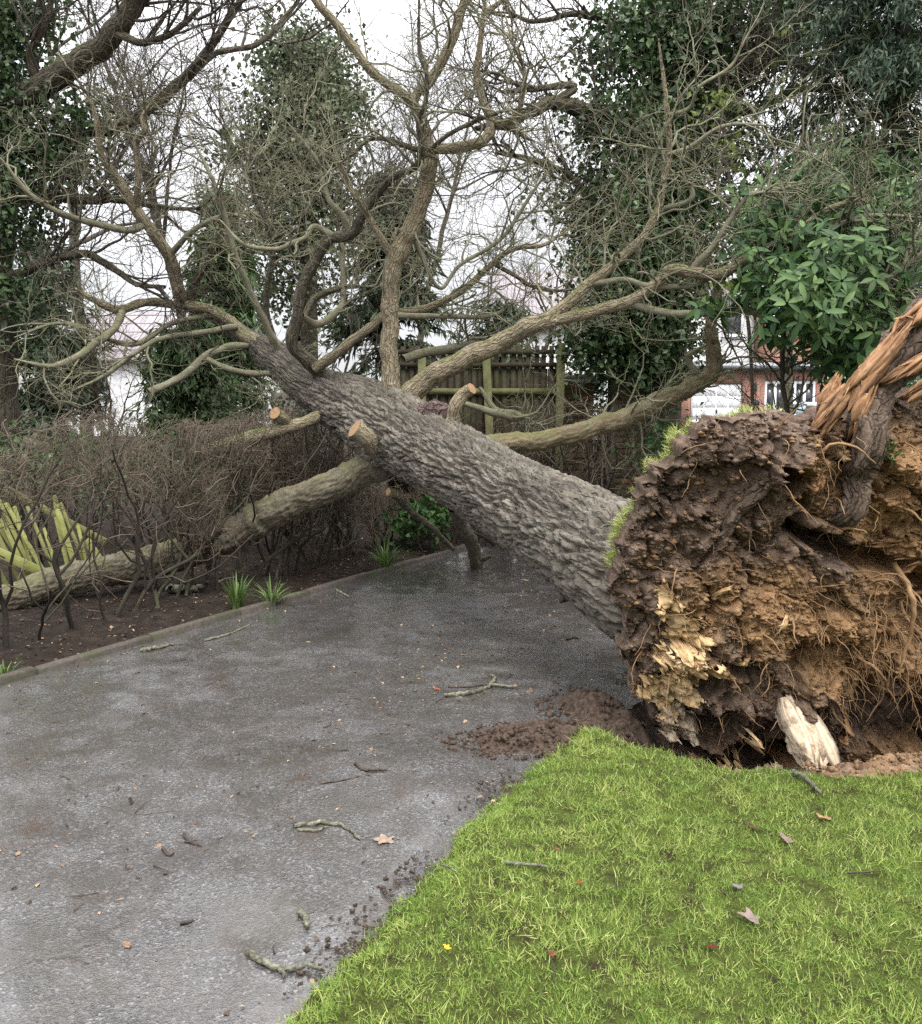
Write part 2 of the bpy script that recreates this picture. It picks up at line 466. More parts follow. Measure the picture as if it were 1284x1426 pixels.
def wood_mat(name, a, b, c):
    s = Nodes(name)
    v = s.scale(s.attr('bk'), (1, 1, 0.08))
    n1 = s.noise(v, 60, 6, 0.6, 0.3)
    col = s.ramp(n1, [(0.33, a), (0.5, b), (0.68, c)])
    col = s.mix(s.remap(s.noise(s.pos(), 22, 5, 0.7), 0.52, 0.66, 0, 0.65), col, (0.095, 0.055, 0.03))
    s.bump(n1, 0.012, 1.0)
    return s.set(col, 0.85, 0.2)
M['orange_wood'] = wood_mat('orange_wood', (0.065, 0.035, 0.02), (0.28, 0.15, 0.075), (0.47, 0.31, 0.185))
M['pale_wood'] = wood_mat('pale_wood', (0.25, 0.145, 0.065), (0.52, 0.355, 0.18), (0.64, 0.49, 0.30))
M['white_wood'] = wood_mat('white_wood', (0.27, 0.19, 0.11), (0.47, 0.38, 0.27), (0.58, 0.50, 0.38))
def cutface():
    s = Nodes('cut_wood')
    ln = s.n('ShaderNodeVectorMath', operation='LENGTH'); s.l(s.attr('bk'), ln.inputs[0])
    rings = s.math('SINE', s.math('MULTIPLY', s.math('ADD', ln.outputs['Value'], s.math('MULTIPLY', s.noise(s.pos(), 25, 3), 0.01)), 900))
    col = s.mix(s.remap(rings, -1, 1), (0.20, 0.12, 0.065), (0.33, 0.215, 0.125))
    col = s.mix(s.remap(s.noise(s.pos(), 30, 4), 0.5, 0.65, 0, 0.6), col, (0.20, 0.12, 0.065))
    s.bump(s.noise(s.pos(), 200, 3), 0.003)
    return s.set(col, 0.85, 0.15)
M['cut_wood'] = cutface()

def soil_face():
    s = Nodes('root_soil')
    clay = s.attr('clay', False)
    n = s.noise(s.pos(), 18, 6, 0.65)
    n2 = s.noise(s.pos(), 70, 4, 0.6)
    dark = s.ramp(n, [(0.3, (0.062, 0.042, 0.030)), (0.5, (0.145, 0.102, 0.075)), (0.72, (0.26, 0.195, 0.148))])
    lite = s.ramp(n, [(0.28, (0.15, 0.08, 0.037)), (0.5, (0.29, 0.172, 0.085)), (0.72, (0.43, 0.285, 0.155))])
    f = s.remap(s.math('ADD', clay, s.math('MULTIPLY', s.math('SUBTRACT', n2, 0.5), 0.6)), 0.25, 0.75)
    col = s.mix(f, dark, lite)
    col = s.mix(s.remap(s.voro(s.pos(), 55), 0.12, 0.05, 0, 0.6), col, (0.34, 0.27, 0.21))
    s.bump(s.math('ADD', s.noise(s.pos(), 90, 5, 0.7), s.math('MULTIPLY', s.noise(s.pos(), 30, 4), 1.0)), 0.015, 1.0)
    return s.set(col, 0.95, 0.12)
M['root_soil'] = soil_face()
def wet_soil():
    s = Nodes('bed_soil')
    n = s.noise(s.pos(), 9, 7, 0.7)
    col = s.ramp(n, [(0.3, (0.017, 0.012, 0.009)), (0.5, (0.034, 0.025, 0.019)), (0.72, (0.066, 0.050, 0.038))])
    col = s.mix(s.remap(s.voro(s.pos(), 30), 0.11, 0.05, 0, 0.4), col, (0.12, 0.09, 0.065))
    s.bump(s.math('ADD', s.noise(s.pos(), 60, 5, 0.7), s.math('MULTIPLY', s.noise(s.pos(), 24, 5, 0.7), 1.5)), 0.03, 1.0)
    return s.set(col, 0.9, 0.12)
M['bed_soil'] = wet_soil()
M['spill_soil'] = plain_mat('spilled_soil', (0.035, 0.024, 0.018), (0.085, 0.062, 0.047), 40, 0.95, 0.1, 0.012, 90)
def turf_soil():
    s = Nodes('lawn_turf')
    n = s.noise(s.pos(), 14, 6, 0.7)
    col = s.ramp(n, [(0.36, (0.05, 0.038, 0.022)), (0.46, (0.085, 0.10, 0.026)), (0.64, (0.15, 0.21, 0.04))])
    col = s.mix(s.remap(s.noise(s.pos(), 120, 4, 0.7), 0.45, 0.6, 0, 0.7), col, (0.045, 0.05, 0.016))
    s.bump(s.noise(s.pos(), 120, 5, 0.75), 0.03, 1.0)
    return s.set(col, 0.95, 0.08)
M['lawn_turf'] = turf_soil()
def tarmac():
    s = Nodes('wet_tarmac')
    p = s.pos()
    grain = s.voro(p, 130); grain2 = s.voro(p, 260)
    big = s.noise(p, 0.8, 6, 0.6, 0.5); mid = s.noise(p, 5, 6, 0.65)
    sx = s.n('ShaderNodeSeparateColor'); s.l(s.voro(p, 130, 'F1', 'Color'), sx.inputs[0])
    col = s.ramp(sx.outputs[0], [(0.0, (0.036, 0.035, 0.035)), (0.7, (0.080, 0.077, 0.075)), (0.95, (0.125, 0.12, 0.116)), (1.0, (0.20, 0.192, 0.185))])
    col = s.mix(s.remap(mid, 0.42, 0.64, 0, 0.7), col, (0.052, 0.046, 0.041))
    blot = s.noise(p, 1.5, 7, 0.68, 1.0)
    col = s.mix(s.remap(blot, 0.54, 0.64, 0, 0.55), col, (0.042, 0.038, 0.028))
    col = s.mix(s.remap(s.noise(p, 2.6, 6, 0.72), 0.57, 0.68, 0, 0.65), col, (0.055, 0.035, 0.025))
    wn_ = s.n('ShaderNodeVectorMath', operation='ADD'); wz = s.n('ShaderNodeTexNoise'); wz.inputs['Scale'].default_value = 2.2; wz.inputs['Detail'].default_value = 5; s.l(p, wz.inputs['Vector'])
    s.l(p, wn_.inputs[0]); s.l(wz.outputs['Color'], wn_.inputs[1])
    ck = s.math('MULTIPLY', s.remap(s.voro(wn_.outputs[0], 0.9, 'DISTANCE_TO_EDGE'), 0.018, 0.004), s.remap(s.noise(p, 1.1, 3), 0.48, 0.56))
    col = s.mix(s.math('MULTIPLY', ck, 0.35), col, (0.022, 0.019, 0.015))
    wet = s.remap(s.math('ADD', s.math('MULTIPLY', big, 1.1), s.math('MULTIPLY', mid, 0.6)), 0.64, 0.90)
    rgh = s.remap(wet, 0, 1, 0.40, 0.07)
    h = s.math('ADD', s.math('MULTIPLY', grain, 0.6), s.math('MULTIPLY', grain2, 0.4))
    h = s.math('ADD', h, s.math('MULTIPLY', s.noise(p, 28, 5, 0.65), 1.1))
    h = s.math('SUBTRACT', h, s.math('MULTIPLY', ck, 0.6))
    b = s.bump(h, 0.011, 0.9)
    st = s.remap(wet, 0, 1, 0.85, 0.16); s.l(st, b.inputs['Strength'])
    cw = s.remap(wet, 0.05, 0.75); s.l(cw, s.bsdf.inputs['Coat Weight']); s.bsdf.inputs['Coat Roughness'].default_value = 0.15; s.bsdf.inputs['Coat IOR'].default_value = 1.5
    return s.set(col, rgh, 0.6)
M['tarmac'] = tarmac()
M['kerb'] = plain_mat('kerb_concrete', (0.045, 0.037, 0.03), (0.08, 0.067, 0.056), 25, 0.8, 0.3, 0.006, 80, (0.045, 0.05, 0.025), 4)
M['stone'] = plain_mat('stone_chips', (0.07, 0.067, 0.063), (0.17, 0.16, 0.15), 40, 0.6, 0.4)
M['litter'] = leaf_mat('leaf_litter', (0.07, 0.042, 0.026), (0.20, 0.13, 0.075), (0.40, 0.30, 0.18), 0.7, 0.1)
M['grass'] = leaf_mat('grass_blade', (0.115, 0.19, 0.034), (0.275, 0.37, 0.075), (0.50, 0.50, 0.19), 0.55, 0.35)
M['strap'] = leaf_mat('strap_leaf', (0.04, 0.085, 0.018), (0.085, 0.15, 0.035), (0.19, 0.24, 0.085), 0.5, 0.2)
M['ivy'] = leaf_mat('ivy_leaf', (0.02, 0.04, 0.015), (0.048, 0.088, 0.03), (0.105, 0.165, 0.06), 0.42, 0.18, 0.4)
M['mid_ivy'] = leaf_mat('dull_evergreen_leaf', (0.04, 0.056, 0.026), (0.085, 0.11, 0.05), (0.15, 0.185, 0.09), 0.5, 0.2)
M['lime_leaf'] = leaf_mat('lime_leaf', (0.11, 0.15, 0.03), (0.2, 0.26, 0.06), (0.3, 0.36, 0.1), 0.5, 0.35)
M['conifer'] = leaf_mat('conifer_spray', (0.035, 0.065, 0.022), (0.07, 0.125, 0.04), (0.12, 0.19, 0.07), 0.55, 0.2)
M['dark_conifer'] = leaf_mat('dark_conifer_spray', (0.03, 0.045, 0.024), (0.06, 0.085, 0.044), (0.105, 0.14, 0.075), 0.55, 0.15)
M['blue_conifer'] = leaf_mat('blue_conifer_spray', (0.026, 0.042, 0.028), (0.052, 0.078, 0.05), (0.09, 0.125, 0.08), 0.7, 0.15, 0.15)
M['rhodo'] = leaf_mat('rhododendron_leaf', (0.02, 0.05, 0.016), (0.042, 0.095, 0.028), (0.11, 0.18, 0.055), 0.55, 0.2, 0.22)
def tint_rand_leaf():
    s = Nodes('glossy_leaf')
    oi = s.n('ShaderNodeObjectInfo')
    col = s.ramp(oi.outputs['Random'], [(0.0, (0.022, 0.05, 0.015)), (0.6, (0.052, 0.10, 0.028)), (1.0, (0.09, 0.145, 0.045))])
    return s.set(col, 0.55, 0.22)
M['rhodo_leaf'] = tint_rand_leaf()
def algae_wood():
    s = Nodes('algae_wood')
    v = s.scale(s.pos(), (1, 1, 1))
    n = s.noise(v, 6, 5, 0.6)
    oi = s.n('ShaderNodeObjectInfo')
    col = s.ramp(n, [(0.3, (0.085, 0.09, 0.024)), (0.5, (0.155, 0.165, 0.045)), (0.75, (0.225, 0.235, 0.085))])
    col = s.mix(s.math('MULTIPLY', oi.outputs['Random'], 0.75), col, (0.10, 0.095, 0.04))
    s.bump(s.noise(s.pos(), 40, 4), 0.004)
    return s.set(col, 0.8, 0.2)
M['algae_wood'] = algae_wood()
M['fence_wood'] = plain_mat('weathered_fence_wood', (0.03, 0.025, 0.017), (0.065, 0.054, 0.034), 8, 0.85, 0.2, 0.004, 40, (0.055, 0.06, 0.025), 3)
M['green_post'] = plain_mat('green_post_wood', (0.09, 0.095, 0.04), (0.16, 0.16, 0.075), 8, 0.85, 0.2, 0.004, 40)
def brick_mat(name, stops):
    s = Nodes(name)
    oi = s.n('ShaderNodeObjectInfo')
    col = s.ramp(oi.outputs['Random'], stops)
    col = s.mix(s.remap(s.noise(s.pos(), 5, 5), 0.40, 0.58, 0, 0.85), col, (0.065, 0.066, 0.03))
    s.bump(s.noise(s.pos(), 60, 4), 0.004)
    return s.set(col, 0.85, 0.25)
M['pier_brick'] = brick_mat('mossy_brick', [(0, (0.06, 0.038, 0.024)), (0.6, (0.09, 0.052, 0.033)), (1, (0.17, 0.075, 0.045))])
M['mortar'] = plain_mat('mortar', (0.06, 0.055, 0.04), (0.10, 0.09, 0.065), 30, 0.9, 0.2)
M['cap_stone'] = plain_mat('cap_stone', (0.22, 0.22, 0.19), (0.34, 0.33, 0.29), 12, 0.85, 0.2, 0.004, 40, (0.14, 0.15, 0.08), 5)
def house_brick():
    s = Nodes('house_brick')
    b = s.n('ShaderNodeTexBrick'); b.inputs['Scale'].default_value = 1.0
    b.inputs['Brick Width'].default_value = 0.225; b.inputs['Row Height'].default_value = 0.075; b.inputs['Mortar Size'].default_value = 0.01
    b.inputs['Color1'].default_value = (0.33, 0.125, 0.085, 1); b.inputs['Color2'].default_value = (0.40, 0.17, 0.115, 1); b.inputs['Mortar'].default_value = (0.38, 0.33, 0.28, 1)
    m = s.n('ShaderNodeMapping'); m.inputs['Rotation'].default_value = (math.pi / 2, 0, 0); s.l(s.pos(), m.inputs[0]); s.l(m.outputs[0], b.inputs[0])
    s.bump(b.outputs['Fac'], -0.005)
    return s.set(b.outputs['Color'], 0.85, 0.2)
M['house_brick'] = house_brick()
M['render'] = plain_mat('white_render', (0.70, 0.70, 0.70), (0.78, 0.78, 0.78), 3, 0.9, 0.2, 0.003, 60)
M['white_paint'] = plain_mat('white_paint', (0.76, 0.77, 0.78), (0.80, 0.81, 0.82), 5, 0.45, 0.4)
M['dark_trim'] = plain_mat('dark_trim', (0.03, 0.032, 0.036), (0.055, 0.057, 0.06), 10, 0.5, 0.4)
M['brown_trim'] = plain_mat('brown_trim', (0.12, 0.08, 0.055), (0.18, 0.12, 0.08), 10, 0.7, 0.3)
M['gutter'] = plain_mat('lead_flashing', (0.20, 0.21, 0.22), (0.28, 0.29, 0.30), 10, 0.6, 0.4)
M['glass'] = plain_mat('window_glass', (0.03, 0.036, 0.04), (0.06, 0.07, 0.075), 2, 0.06, 0.8)
def tile_mat(name, c1, c2):
    s = Nodes(name)
    b = s.n('ShaderNodeTexBrick'); b.inputs['Brick Width'].default_value = 0.2; b.inputs['Row Height'].default_value = 0.12; b.inputs['Mortar Size'].default_value = 0.008
    b.inputs['Scale'].default_value = 1.0
    b.inputs['Color1'].default_value = tuple(c1) + (1,); b.inputs['Color2'].default_value = tuple(c2) + (1,); b.inputs['Mortar'].default_value = (0.1, 0.09, 0.09, 1)
    m = s.n('ShaderNodeMapping'); m.inputs['Rotation'].default_value = (math.radians(50), 0, 0); s.l(s.pos(), m.inputs[0]); s.l(m.outputs[0], b.inputs[0])
    s.bump(b.outputs['Fac'], -0.01)
    return s.set(b.outputs['Color'], 0.85, 0.2)
M['roof_tile'] = tile_mat('grey_roof_tile', (0.22, 0.20, 0.21), (0.29, 0.265, 0.275))
M['car_paint'] = plain_mat('pale_blue_car_paint', (0.38, 0.48, 0.60), (0.42, 0.52, 0.64), 2, 0.2, 0.6)
M['car_glass'] = plain_mat('car_glass', (0.05, 0.10, 0.11), (0.07, 0.13, 0.14), 2, 0.05, 0.8)
M['rubber'] = plain_mat('tyre_rubber', (0.02, 0.02, 0.02), (0.03, 0.03, 0.03), 20, 0.8, 0.3)
M['alloy'] = plain_mat('wheel_alloy', (0.4, 0.4, 0.42), (0.5, 0.5, 0.52), 20, 0.3, 0.6)
M['lamp_red'] = plain_mat('tail_lamp', (0.3, 0.02, 0.02), (0.35, 0.03, 0.03), 20, 0.2, 0.6)
M['lamp_clear'] = plain_mat('head_lamp', (0.6, 0.62, 0.65), (0.7, 0.72, 0.75), 20, 0.1, 0.7)
M['root_fibre'] = bark_mat('root_fibre', [(0.3, (0.14, 0.08, 0.04)), (0.55, (0.28, 0.17, 0.085)), (0.8, (0.42, 0.29, 0.16))], 40, 0.3, 0.003)
M['root_bark'] = bark_mat('root_bark', [(0.3, (0.055, 0.036, 0.026)), (0.5, (0.125, 0.088, 0.062)), (0.72, (0.23, 0.175, 0.13))], 26, 0.22, 0.02, crack=34)
M['peeled'] = bark_mat('peeled_bark', [(0.3, (0.06, 0.04, 0.036)), (0.5, (0.16, 0.11, 0.10)), (0.72, (0.25, 0.185, 0.17))], 30, 0.6, 0.03, crack=30)

# ------------------------------------------------------------------ terrain
ES = np.array([math.sin(math.radians(27.5)), math.cos(math.radians(27.5))])
EQ = np.array([ES[1], -ES[0]])
def sq(p): p = np.asarray(p)[..., :2]; return p @ ES, p @ EQ
def xy(s, q): return np.asarray(s)[..., None] * ES + np.asarray(q)[..., None] * EQ
KERB_Q = float(np.mean([sq(G(*p))[1] for p in ((0, 955), (150, 912), (300, 868), (430, 828))]))
_e = np.array([sq(G(*p)) for p in ((405, 1426), (480, 1342), (560, 1262), (640, 1172), (720, 1092), (800, 1030), (835, 1003))])
_e = _e[_e[:, 0].argsort()]
def edge_q(s):
    s = np.asarray(s, float)
    lo, hi = _e[0], _e[-1]
    q = np.interp(s, _e[:, 0], _e[:, 1])
    k = (_e[1, 1] - _e[0, 1]) / (_e[1, 0] - _e[0, 0])
    q = np.where(s < lo[0], lo[1] + (s - lo[0]) * k * 0.3, q)
    return q + 0.045 * noise3(np.stack([s * 2.2, s * 0, s * 0], -1)) + 0.03 * fbm(np.stack([s * 8, s * 0 + 4, s * 0], -1), 3)
PIT = np.array([1.75, 4.75])
def rise(y): return np.maximum(0, np.asarray(y) - 13.0) * 0.026
def pit_depth(x, y):
    d = np.hypot((x - PIT[0]) / 1.12, (y - PIT[1]) / 0.92)
    d = d + 0.12 * noise3(np.stack([x * 3, y * 3, x * 0], -1))
    return -0.42 * sstep(1.0, 0.55, d)
def terr(x, y): return rise(y) + pit_depth(x, y)

xs = np.concatenate([[-600, -200, -80, -40, -25, -16], np.arange(-10, 8.01, 0.12), [12, 18, 26, 40, 80, 200, 600]])
ys = np.concatenate([[-60, -20, -8, -3], np.arange(-1, 13.01, 0.12), [14, 16, 19, 23, 28, 34, 42, 60, 100, 200, 600]])
X, Y = np.meshgrid(xs, ys)
Z = terr(X, Y) - 0.03 + 0.02 * fbm(np.stack([X * 3, Y * 3, X * 0], -1), 3) * (np.hypot(X, Y) < 20)
bedm = sstep(KERB_Q - 0.05, KERB_Q - 0.5, X * EQ[0] + Y * EQ[1]) * (np.hypot(X, Y) < 20)
Z = Z + bedm * (0.05 + 0.035 * fbm(np.stack([X * 2.1, Y * 2.1, X * 0 + 5], -1), 4))
roadm = (X * EQ[0] + Y * EQ[1] > KERB_Q - 0.1) & (X * EQ[0] + Y * EQ[1] < -1.0)
Z = np.where(roadm, np.minimum(Z, rise(Y) - 0.06), Z)
nx, ny = len(xs), len(ys)
I = np.arange(nx * ny).reshape(ny, nx)
mk('ground', np.stack([X, Y, Z], -1).reshape(-1, 3), np.stack([I[:-1, :-1], I[:-1, 1:], I[1:, 1:], I[1:, :-1]], -1).reshape(-1, 4), M['bed_soil'], kind='structure')
def ground_z(x, y):
    q = x * EQ[0] + y * EQ[1]
    b = sstep(KERB_Q - 0.05, KERB_Q - 0.5, q)
    return terr(x, y) - 0.03 + 0.02 * fbm(np.stack([x * 3, y * 3, x * 0], -1), 3) + b * (0.05 + 0.035 * fbm(np.stack([x * 2.1, y * 2.1, x * 0 + 5], -1), 4))

# road
def road_z(x, y):
    return 0.002 + rise(y) + 0.012 * fbm(np.stack([x * 1.3, y * 1.3, x * 0], -1), 4) + 0.004 * fbm(np.stack([x * 14, y * 14, x * 0], -1), 2)
ss = np.concatenate([np.arange(-6, 1, 0.3), np.arange(1, 14, 0.05), np.arange(14, 60, 1.0)])
tt = np.linspace(0, 1, 72)
SS, TT = np.meshgrid(ss, tt, indexing='ij')
QQ = KERB_Q + (edge_q(SS) + 0.06 - KERB_Q) * TT
XY = xy(SS, QQ)
Zr = road_z(XY[..., 0], XY[..., 1]) - 0.02 * sstep(0.93, 1.0, TT)
I = np.arange(SS.size).reshape(SS.shape)
def quads(I): return np.stack([I[:-1, :-1], I[:-1, 1:], I[1:, 1:], I[1:, :-1]], -1)
mk('road', np.concatenate([XY, Zr[..., None]], -1).reshape(-1, 3), quads(I).reshape(-1, 4)[:, ::-1], M['tarmac'], kind='structure')

# kerb of edging stones
kerb = link('kerb', None, kind='structure')
rng = np.random.default_rng(3)
kb = None
for i, s0 in enumerate(np.arange(-2.0, 22, 0.92)):
    c = xy(np.array(s0 + 0.45), np.array(KERB_Q - 0.035)); a = rng.normal() * 0.012
    ax = np.array([[ES[0], ES[1], 0], [-ES[1], ES[0], 0], [0, 0, 1]])
    if kb is None:
        o = box('edging_stone', (0, 0, 0), (0.905, 0.07, 0.22), M['kerb'], kerb, bevel=0.012); kb = o.data
    else:
        o = link('edging_stone', kb, None, kerb)
    o.location = (c[0], c[1], float(rise(c[1])) - 0.072 + rng.normal() * 0.008)
    o.rotation_euler = (rng.normal() * 0.03, rng.normal() * 0.008, math.atan2(ES[1], ES[0]) + a)

# lawn
ls = np.concatenate([np.arange(-4, 1, 0.25), np.arange(1, 6.5, 0.055), np.arange(6.5, 30, 0.5)])
lq = np.concatenate([np.linspace(0, 0.3, 10) ** 1.0, np.arange(0.34, 5.2, 0.055), np.arange(5.3, 14, 0.6)])
LS, LQ = np.meshgrid(ls, lq, indexing='ij')
LXY = xy(LS, edge_q(LS) + LQ)
def lawn_z(x, y, q):
    return rise(y) + 0.005 + 0.035 * sstep(0, 0.12, q) + 0.018 * fbm(np.stack([x * 2.2, y * 2.2, x * 0], -1), 3) + pit_depth(x, y)
LZ = lawn_z(LXY[..., 0], LXY[..., 1], LQ)
def bare(x, y):   # soil thrown out round the hole, no turf
    d = np.hypot((x - PIT[0] - .05) / 1.28, (y - PIT[1]) / 1.10) + 0.10 * fbm(np.stack([x * 4, y * 4, x * 0 + 8], -1), 3)
    return d < 1.0
Fq = quads(np.arange(LS.size).reshape(LS.shape)).reshape(-1, 4)
cx = LXY.reshape(-1, 2)[Fq].mean(1)
Fq = Fq[~bare(cx[:, 0], cx[:, 1])]
mk('lawn', np.concatenate([LXY, LZ[..., None]], -1).reshape(-1, 3), Fq[:, ::-1], M['lawn_turf'], kind='structure')

def blades(rng, C, up, L, Wd, lean, tint, seg=3):
    n = len(C); D = nrm(np.asarray(up) + rng.normal(size=(n, 3)) * lean)
    side = nrm(np.cross(D, rng.normal(size=(n, 3))))
    bend = nrm(np.cross(side, D)) * (rng.random((n, 1)) * 0.7 + 0.2) * L[:, None]
    V = []
    for k in range(seg):
        t = k / seg
        c = C + D * (L[:, None] * t) + bend * t * t
        w = side * (Wd[:, None] * 0.5 * (1 - 0.45 * t))
        V += [c - w, c + w]
    tip = C + D * L[:, None] * 0.97 + bend
    V.append(tip)
    V = np.stack(V, 1); m = 2 * seg + 1
    b = np.arange(n)[:, None] * m
    Q = np.concatenate([b + np.array([2 * k, 2 * k + 1, 2 * k + 3, 2 * k + 2]) for k in range(seg - 1)]) if seg > 1 else np.zeros((0, 4), int)
    T = b + np.array([2 * seg - 2, 2 * seg - 1, 2 * seg])
    return V.reshape(-1, 3), [Q, T], np.repeat(tint, m)
rng = np.random.default_rng(11)
def lawn_pts(n, smin, smax, qmax):
    s = rng.uniform(smin, smax, n); q = rng.random(n) * qmax
    p = xy(s, edge_q(s) + q - 0.015)
    keep = ~bare(p[:, 0], p[:, 1])
    p, q = p[keep], q[keep]
    return p, q
gb = Bag()
for n, s0, s1, qm, dens in ((330000, 1.2, 6.2, 4.4, 1), (9000, -3, 1.2, 5, 0), (9000, 6.2, 12, 5, 0)):
    p, q = lawn_pts(n, s0, s1, qm)
    z = lawn_z(p[:, 0], p[:, 1], q)
    C = np.c_[p, z - 0.004]
    if dens:
        px, py = proj(C); vis = (px > -150) & (px < 1434) & (py < 1560) & (py > 900)
        vis |= rng.random(len(C)) < 0.12
        C = C[vis]; q = q[vis]
    patch = fbm(C * np.array([2.3, 2.3, 0]), 4); thin = fbm(C * np.array([9, 9, 0]) + 31, 3)
    k = rng.random(len(C)) < np.clip(0.68 + 1.1 * thin, 0.05, 1); C = C[k]; patch = patch[k]
    n = len(C)
    L = (0.014 + 0.034 * rng.random(n) ** 1.8) * (1 + 0.45 * patch)
    tint = np.clip(0.46 + 0.30 * patch + 0.24 * rng.normal(size=n), 0, 1)
    V, F, t = blades(rng, C, (0, 0, 1), L, 0.0018 + 0.0018 * rng.random(n), 0.9, tint, 2)
    gb.add(V, F, tint=t)
    if dens:      # short moss and clover-like under-growth filling the sward
        C2 = np.repeat(C, 3, 0) + rng.normal(size=(3 * n, 3)) * np.array([.012, .012, .001]); n2 = len(C2)
        pt2 = fbm(C2 * np.array([5, 5, 0]) + 60, 3)
        V, F, t = blades(rng, C2, (0, 0, 1), 0.010 + 0.016 * rng.random(n2), 0.0022 + 0.002 * rng.random(n2), 1.1, np.clip(.42 + .35 * pt2 + .2 * rng.normal(size=n2), 0, 1), 1)
        gb.add(V, F[1:], tint=t)
gb.build('lawn_grass', M['grass'], smooth=False, kind='stuff', label='short mossy green grass of the lawn beside the road', category='grass')

# loose stones and leaf crumbs lying on the tarmac and the bed
def pebbles(rng, C, r):
    n = len(C)
    base = np.array([[1, 0, 0], [-1, 0, 0], [0, 1, 0], [0, -1, 0], [0, 0, 1], [0, 0, -1]], float)
    f = np.array([[0, 2, 4], [2, 1, 4], [1, 3, 4], [3, 0, 4], [2, 0, 5], [1, 2, 5], [3, 1, 5], [0, 3, 5]])
    s = r[:, None, None] * (0.55 + 0.7 * rng.random((n, 6, 1))) * np.array([1, 1, 0.55])
    a = rng.random(n) * 6.28; c, sn = np.cos(a), np.sin(a)
    Rm = np.zeros((n, 3, 3)); Rm[:, 0, 0] = c; Rm[:, 0, 1] = -sn; Rm[:, 1, 0] = sn; Rm[:, 1, 1] = c; Rm[:, 2, 2] = 1
    V = np.einsum('nij,nkj->nki', Rm, base[None] * s) + C[:, None, :]
    return V.reshape(-1, 3), (np.arange(n)[:, None, None] * 6 + f[None]).reshape(-1, 3)
n = 13000
s = 1.4 + 10 * rng.random(n) ** 1.6; t = rng.random(n)
q = KERB_Q + 0.02 + (edge_q(s) - KERB_Q - 0.02) * t
p = xy(s, q)
r = 0.0018 + 0.0035 * rng.random(n) ** 3
gut = sstep(0.85, 1.0, t); r = r * (1 + 0.9 * gut * rng.random(n))
k = rng.random(n) < np.clip(0.5 + 0.8 * fbm(np.c_[p * 1.5, p[:, :1] * 0], 3) + 0.5 * gut, 0.1, 1)
p, r = p[k], r[k]
V, F = pebbles(rng, np.c_[p, road_z(p[:, 0], p[:, 1]) + r * 0.2], r)
mk('road_grit', V, F, M['stone'], smooth=False, kind='stuff', label='loose pale grit scattered over the wet tarmac', category='grit')

def flat_leaves(rng, C, size, tint, tilt=0.25):
    n = len(C)
    D = rng.normal(size=(n, 3)) * np.array([1, 1, tilt]); Nn = np.array([0, 0, 1]) + rng.normal(size=(n, 3)) * tilt
    V, F = leaves(rng, C, D, Nn, size, size * (0.35 + 0.4 * rng.random(n)), 0.15)
    return V, F, np.repeat(tint, 4)
lb = Bag()
n = 10000
s = 1.6 + 11 * rng.random(n); t = rng.random(n)
p = xy(s, KERB_Q + 0.05 + (edge_q(s) - KERB_Q - 0.05) * t)
dens = np.exp(-((s - 5.5) / 1.9) ** 2 - ((t - 0.66) / 0.16) ** 2) * 0.7 + 0.06 + 0.35 * sstep(0.12, 0.0, t) + 0.22 * sstep(0.93, 1.0, t) + 0.15 * sstep(6.5, 9, s)
k = rng.random(n) < dens * np.clip(0.8 + 1.2 * fbm(np.c_[p * 2.2, p[:, :1] * 0 + 3], 3), 0, 1.6); p = p[k]
V, F, t_ = flat_leaves(rng, np.c_[p, road_z(p[:, 0], p[:, 1]) + 0.004], 0.012 + 0.022 * rng.random(len(p)), np.clip(rng.random(len(p)) ** 2.2, 0, 0.75))
lb.add(V, F, tint=t_)
n = 5000
s = -1 + 14 * rng.random(n); q = KERB_Q - 0.08 - 2.2 * rng.random(n) ** 1.3
p = xy(s, q)
V, F, t_ = flat_leaves(rng, np.c_[p, ground_z(p[:, 0], p[:, 1]) + 0.008], 0.010 + 0.032 * rng.random(n) ** 1.5, np.clip(rng.random(n) ** 3.2, 0, .95))
lb.add(V, F, tint=t_)
fb = Bag()
m_ = 950; s_ = 1.8 + 11 * rng.random(m_); t_2 = rng.random(m_) ** 1.0
onbed = rng.random(m_) < .45
q_ = np.where(onbed, KERB_Q - .1 - 1.6 * rng.random(m_), KERB_Q + .05 + (edge_q(s_) - KERB_Q - .1) * t_2)
pp_ = xy(s_, q_); zz_ = np.where(onbed, ground_z(pp_[:, 0], pp_[:, 1]) + .012, road_z(pp_[:, 0], pp_[:, 1]) + .004)
a_ = rng.random(m_) * 6.28
qq_, rr_2 = grow(rng, np.c_[pp_, zz_], np.c_[np.cos(a_), np.sin(a_), a_ * 0], .015 + .10 * rng.random(m_) ** 2.5, .0012 + .002 * rng.random(m_), np.full(m_, .001), 5, .3, 0)
qq_[..., 2] = zz_[:, None] + np.abs(qq_[..., 2] - zz_[:, None]) * .3
fb.tube(qq_, rr_2, 4)
fb.build('twig_litter', M['stick'], kind='stuff', label='tiny broken twig scraps scattered on the road and bed', category='twig litter')
cm = 2600; s_ = -1 + 13 * rng.random(cm); pp_ = xy(s_, KERB_Q - .08 - 2.4 * rng.random(cm))
rr_2 = .004 + .02 * rng.random(cm) ** 4
V, F = pebbles(rng, np.c_[pp_, ground_z(pp_[:, 0], pp_[:, 1]) + rr_2 * .2], rr_2)
mk('bed_clods', V, F, M['bed_soil'], smooth=False, kind='stuff', label='dark crumbly clods on the soil bed below the hedge', category='soil')
em = 5200; s_ = 1.3 + 5.2 * rng.random(em); off_ = -.02 + .16 * rng.random(em) ** 2
pp_ = xy(s_, edge_q(s_) - off_); kp = rng.random(em) < np.clip(.35 + 1.6 * fbm(np.c_[s_ * 2.6, s_ * 0, s_ * 0 + 77], 3), .03, 1); pp_ = pp_[kp]; em = len(pp_)
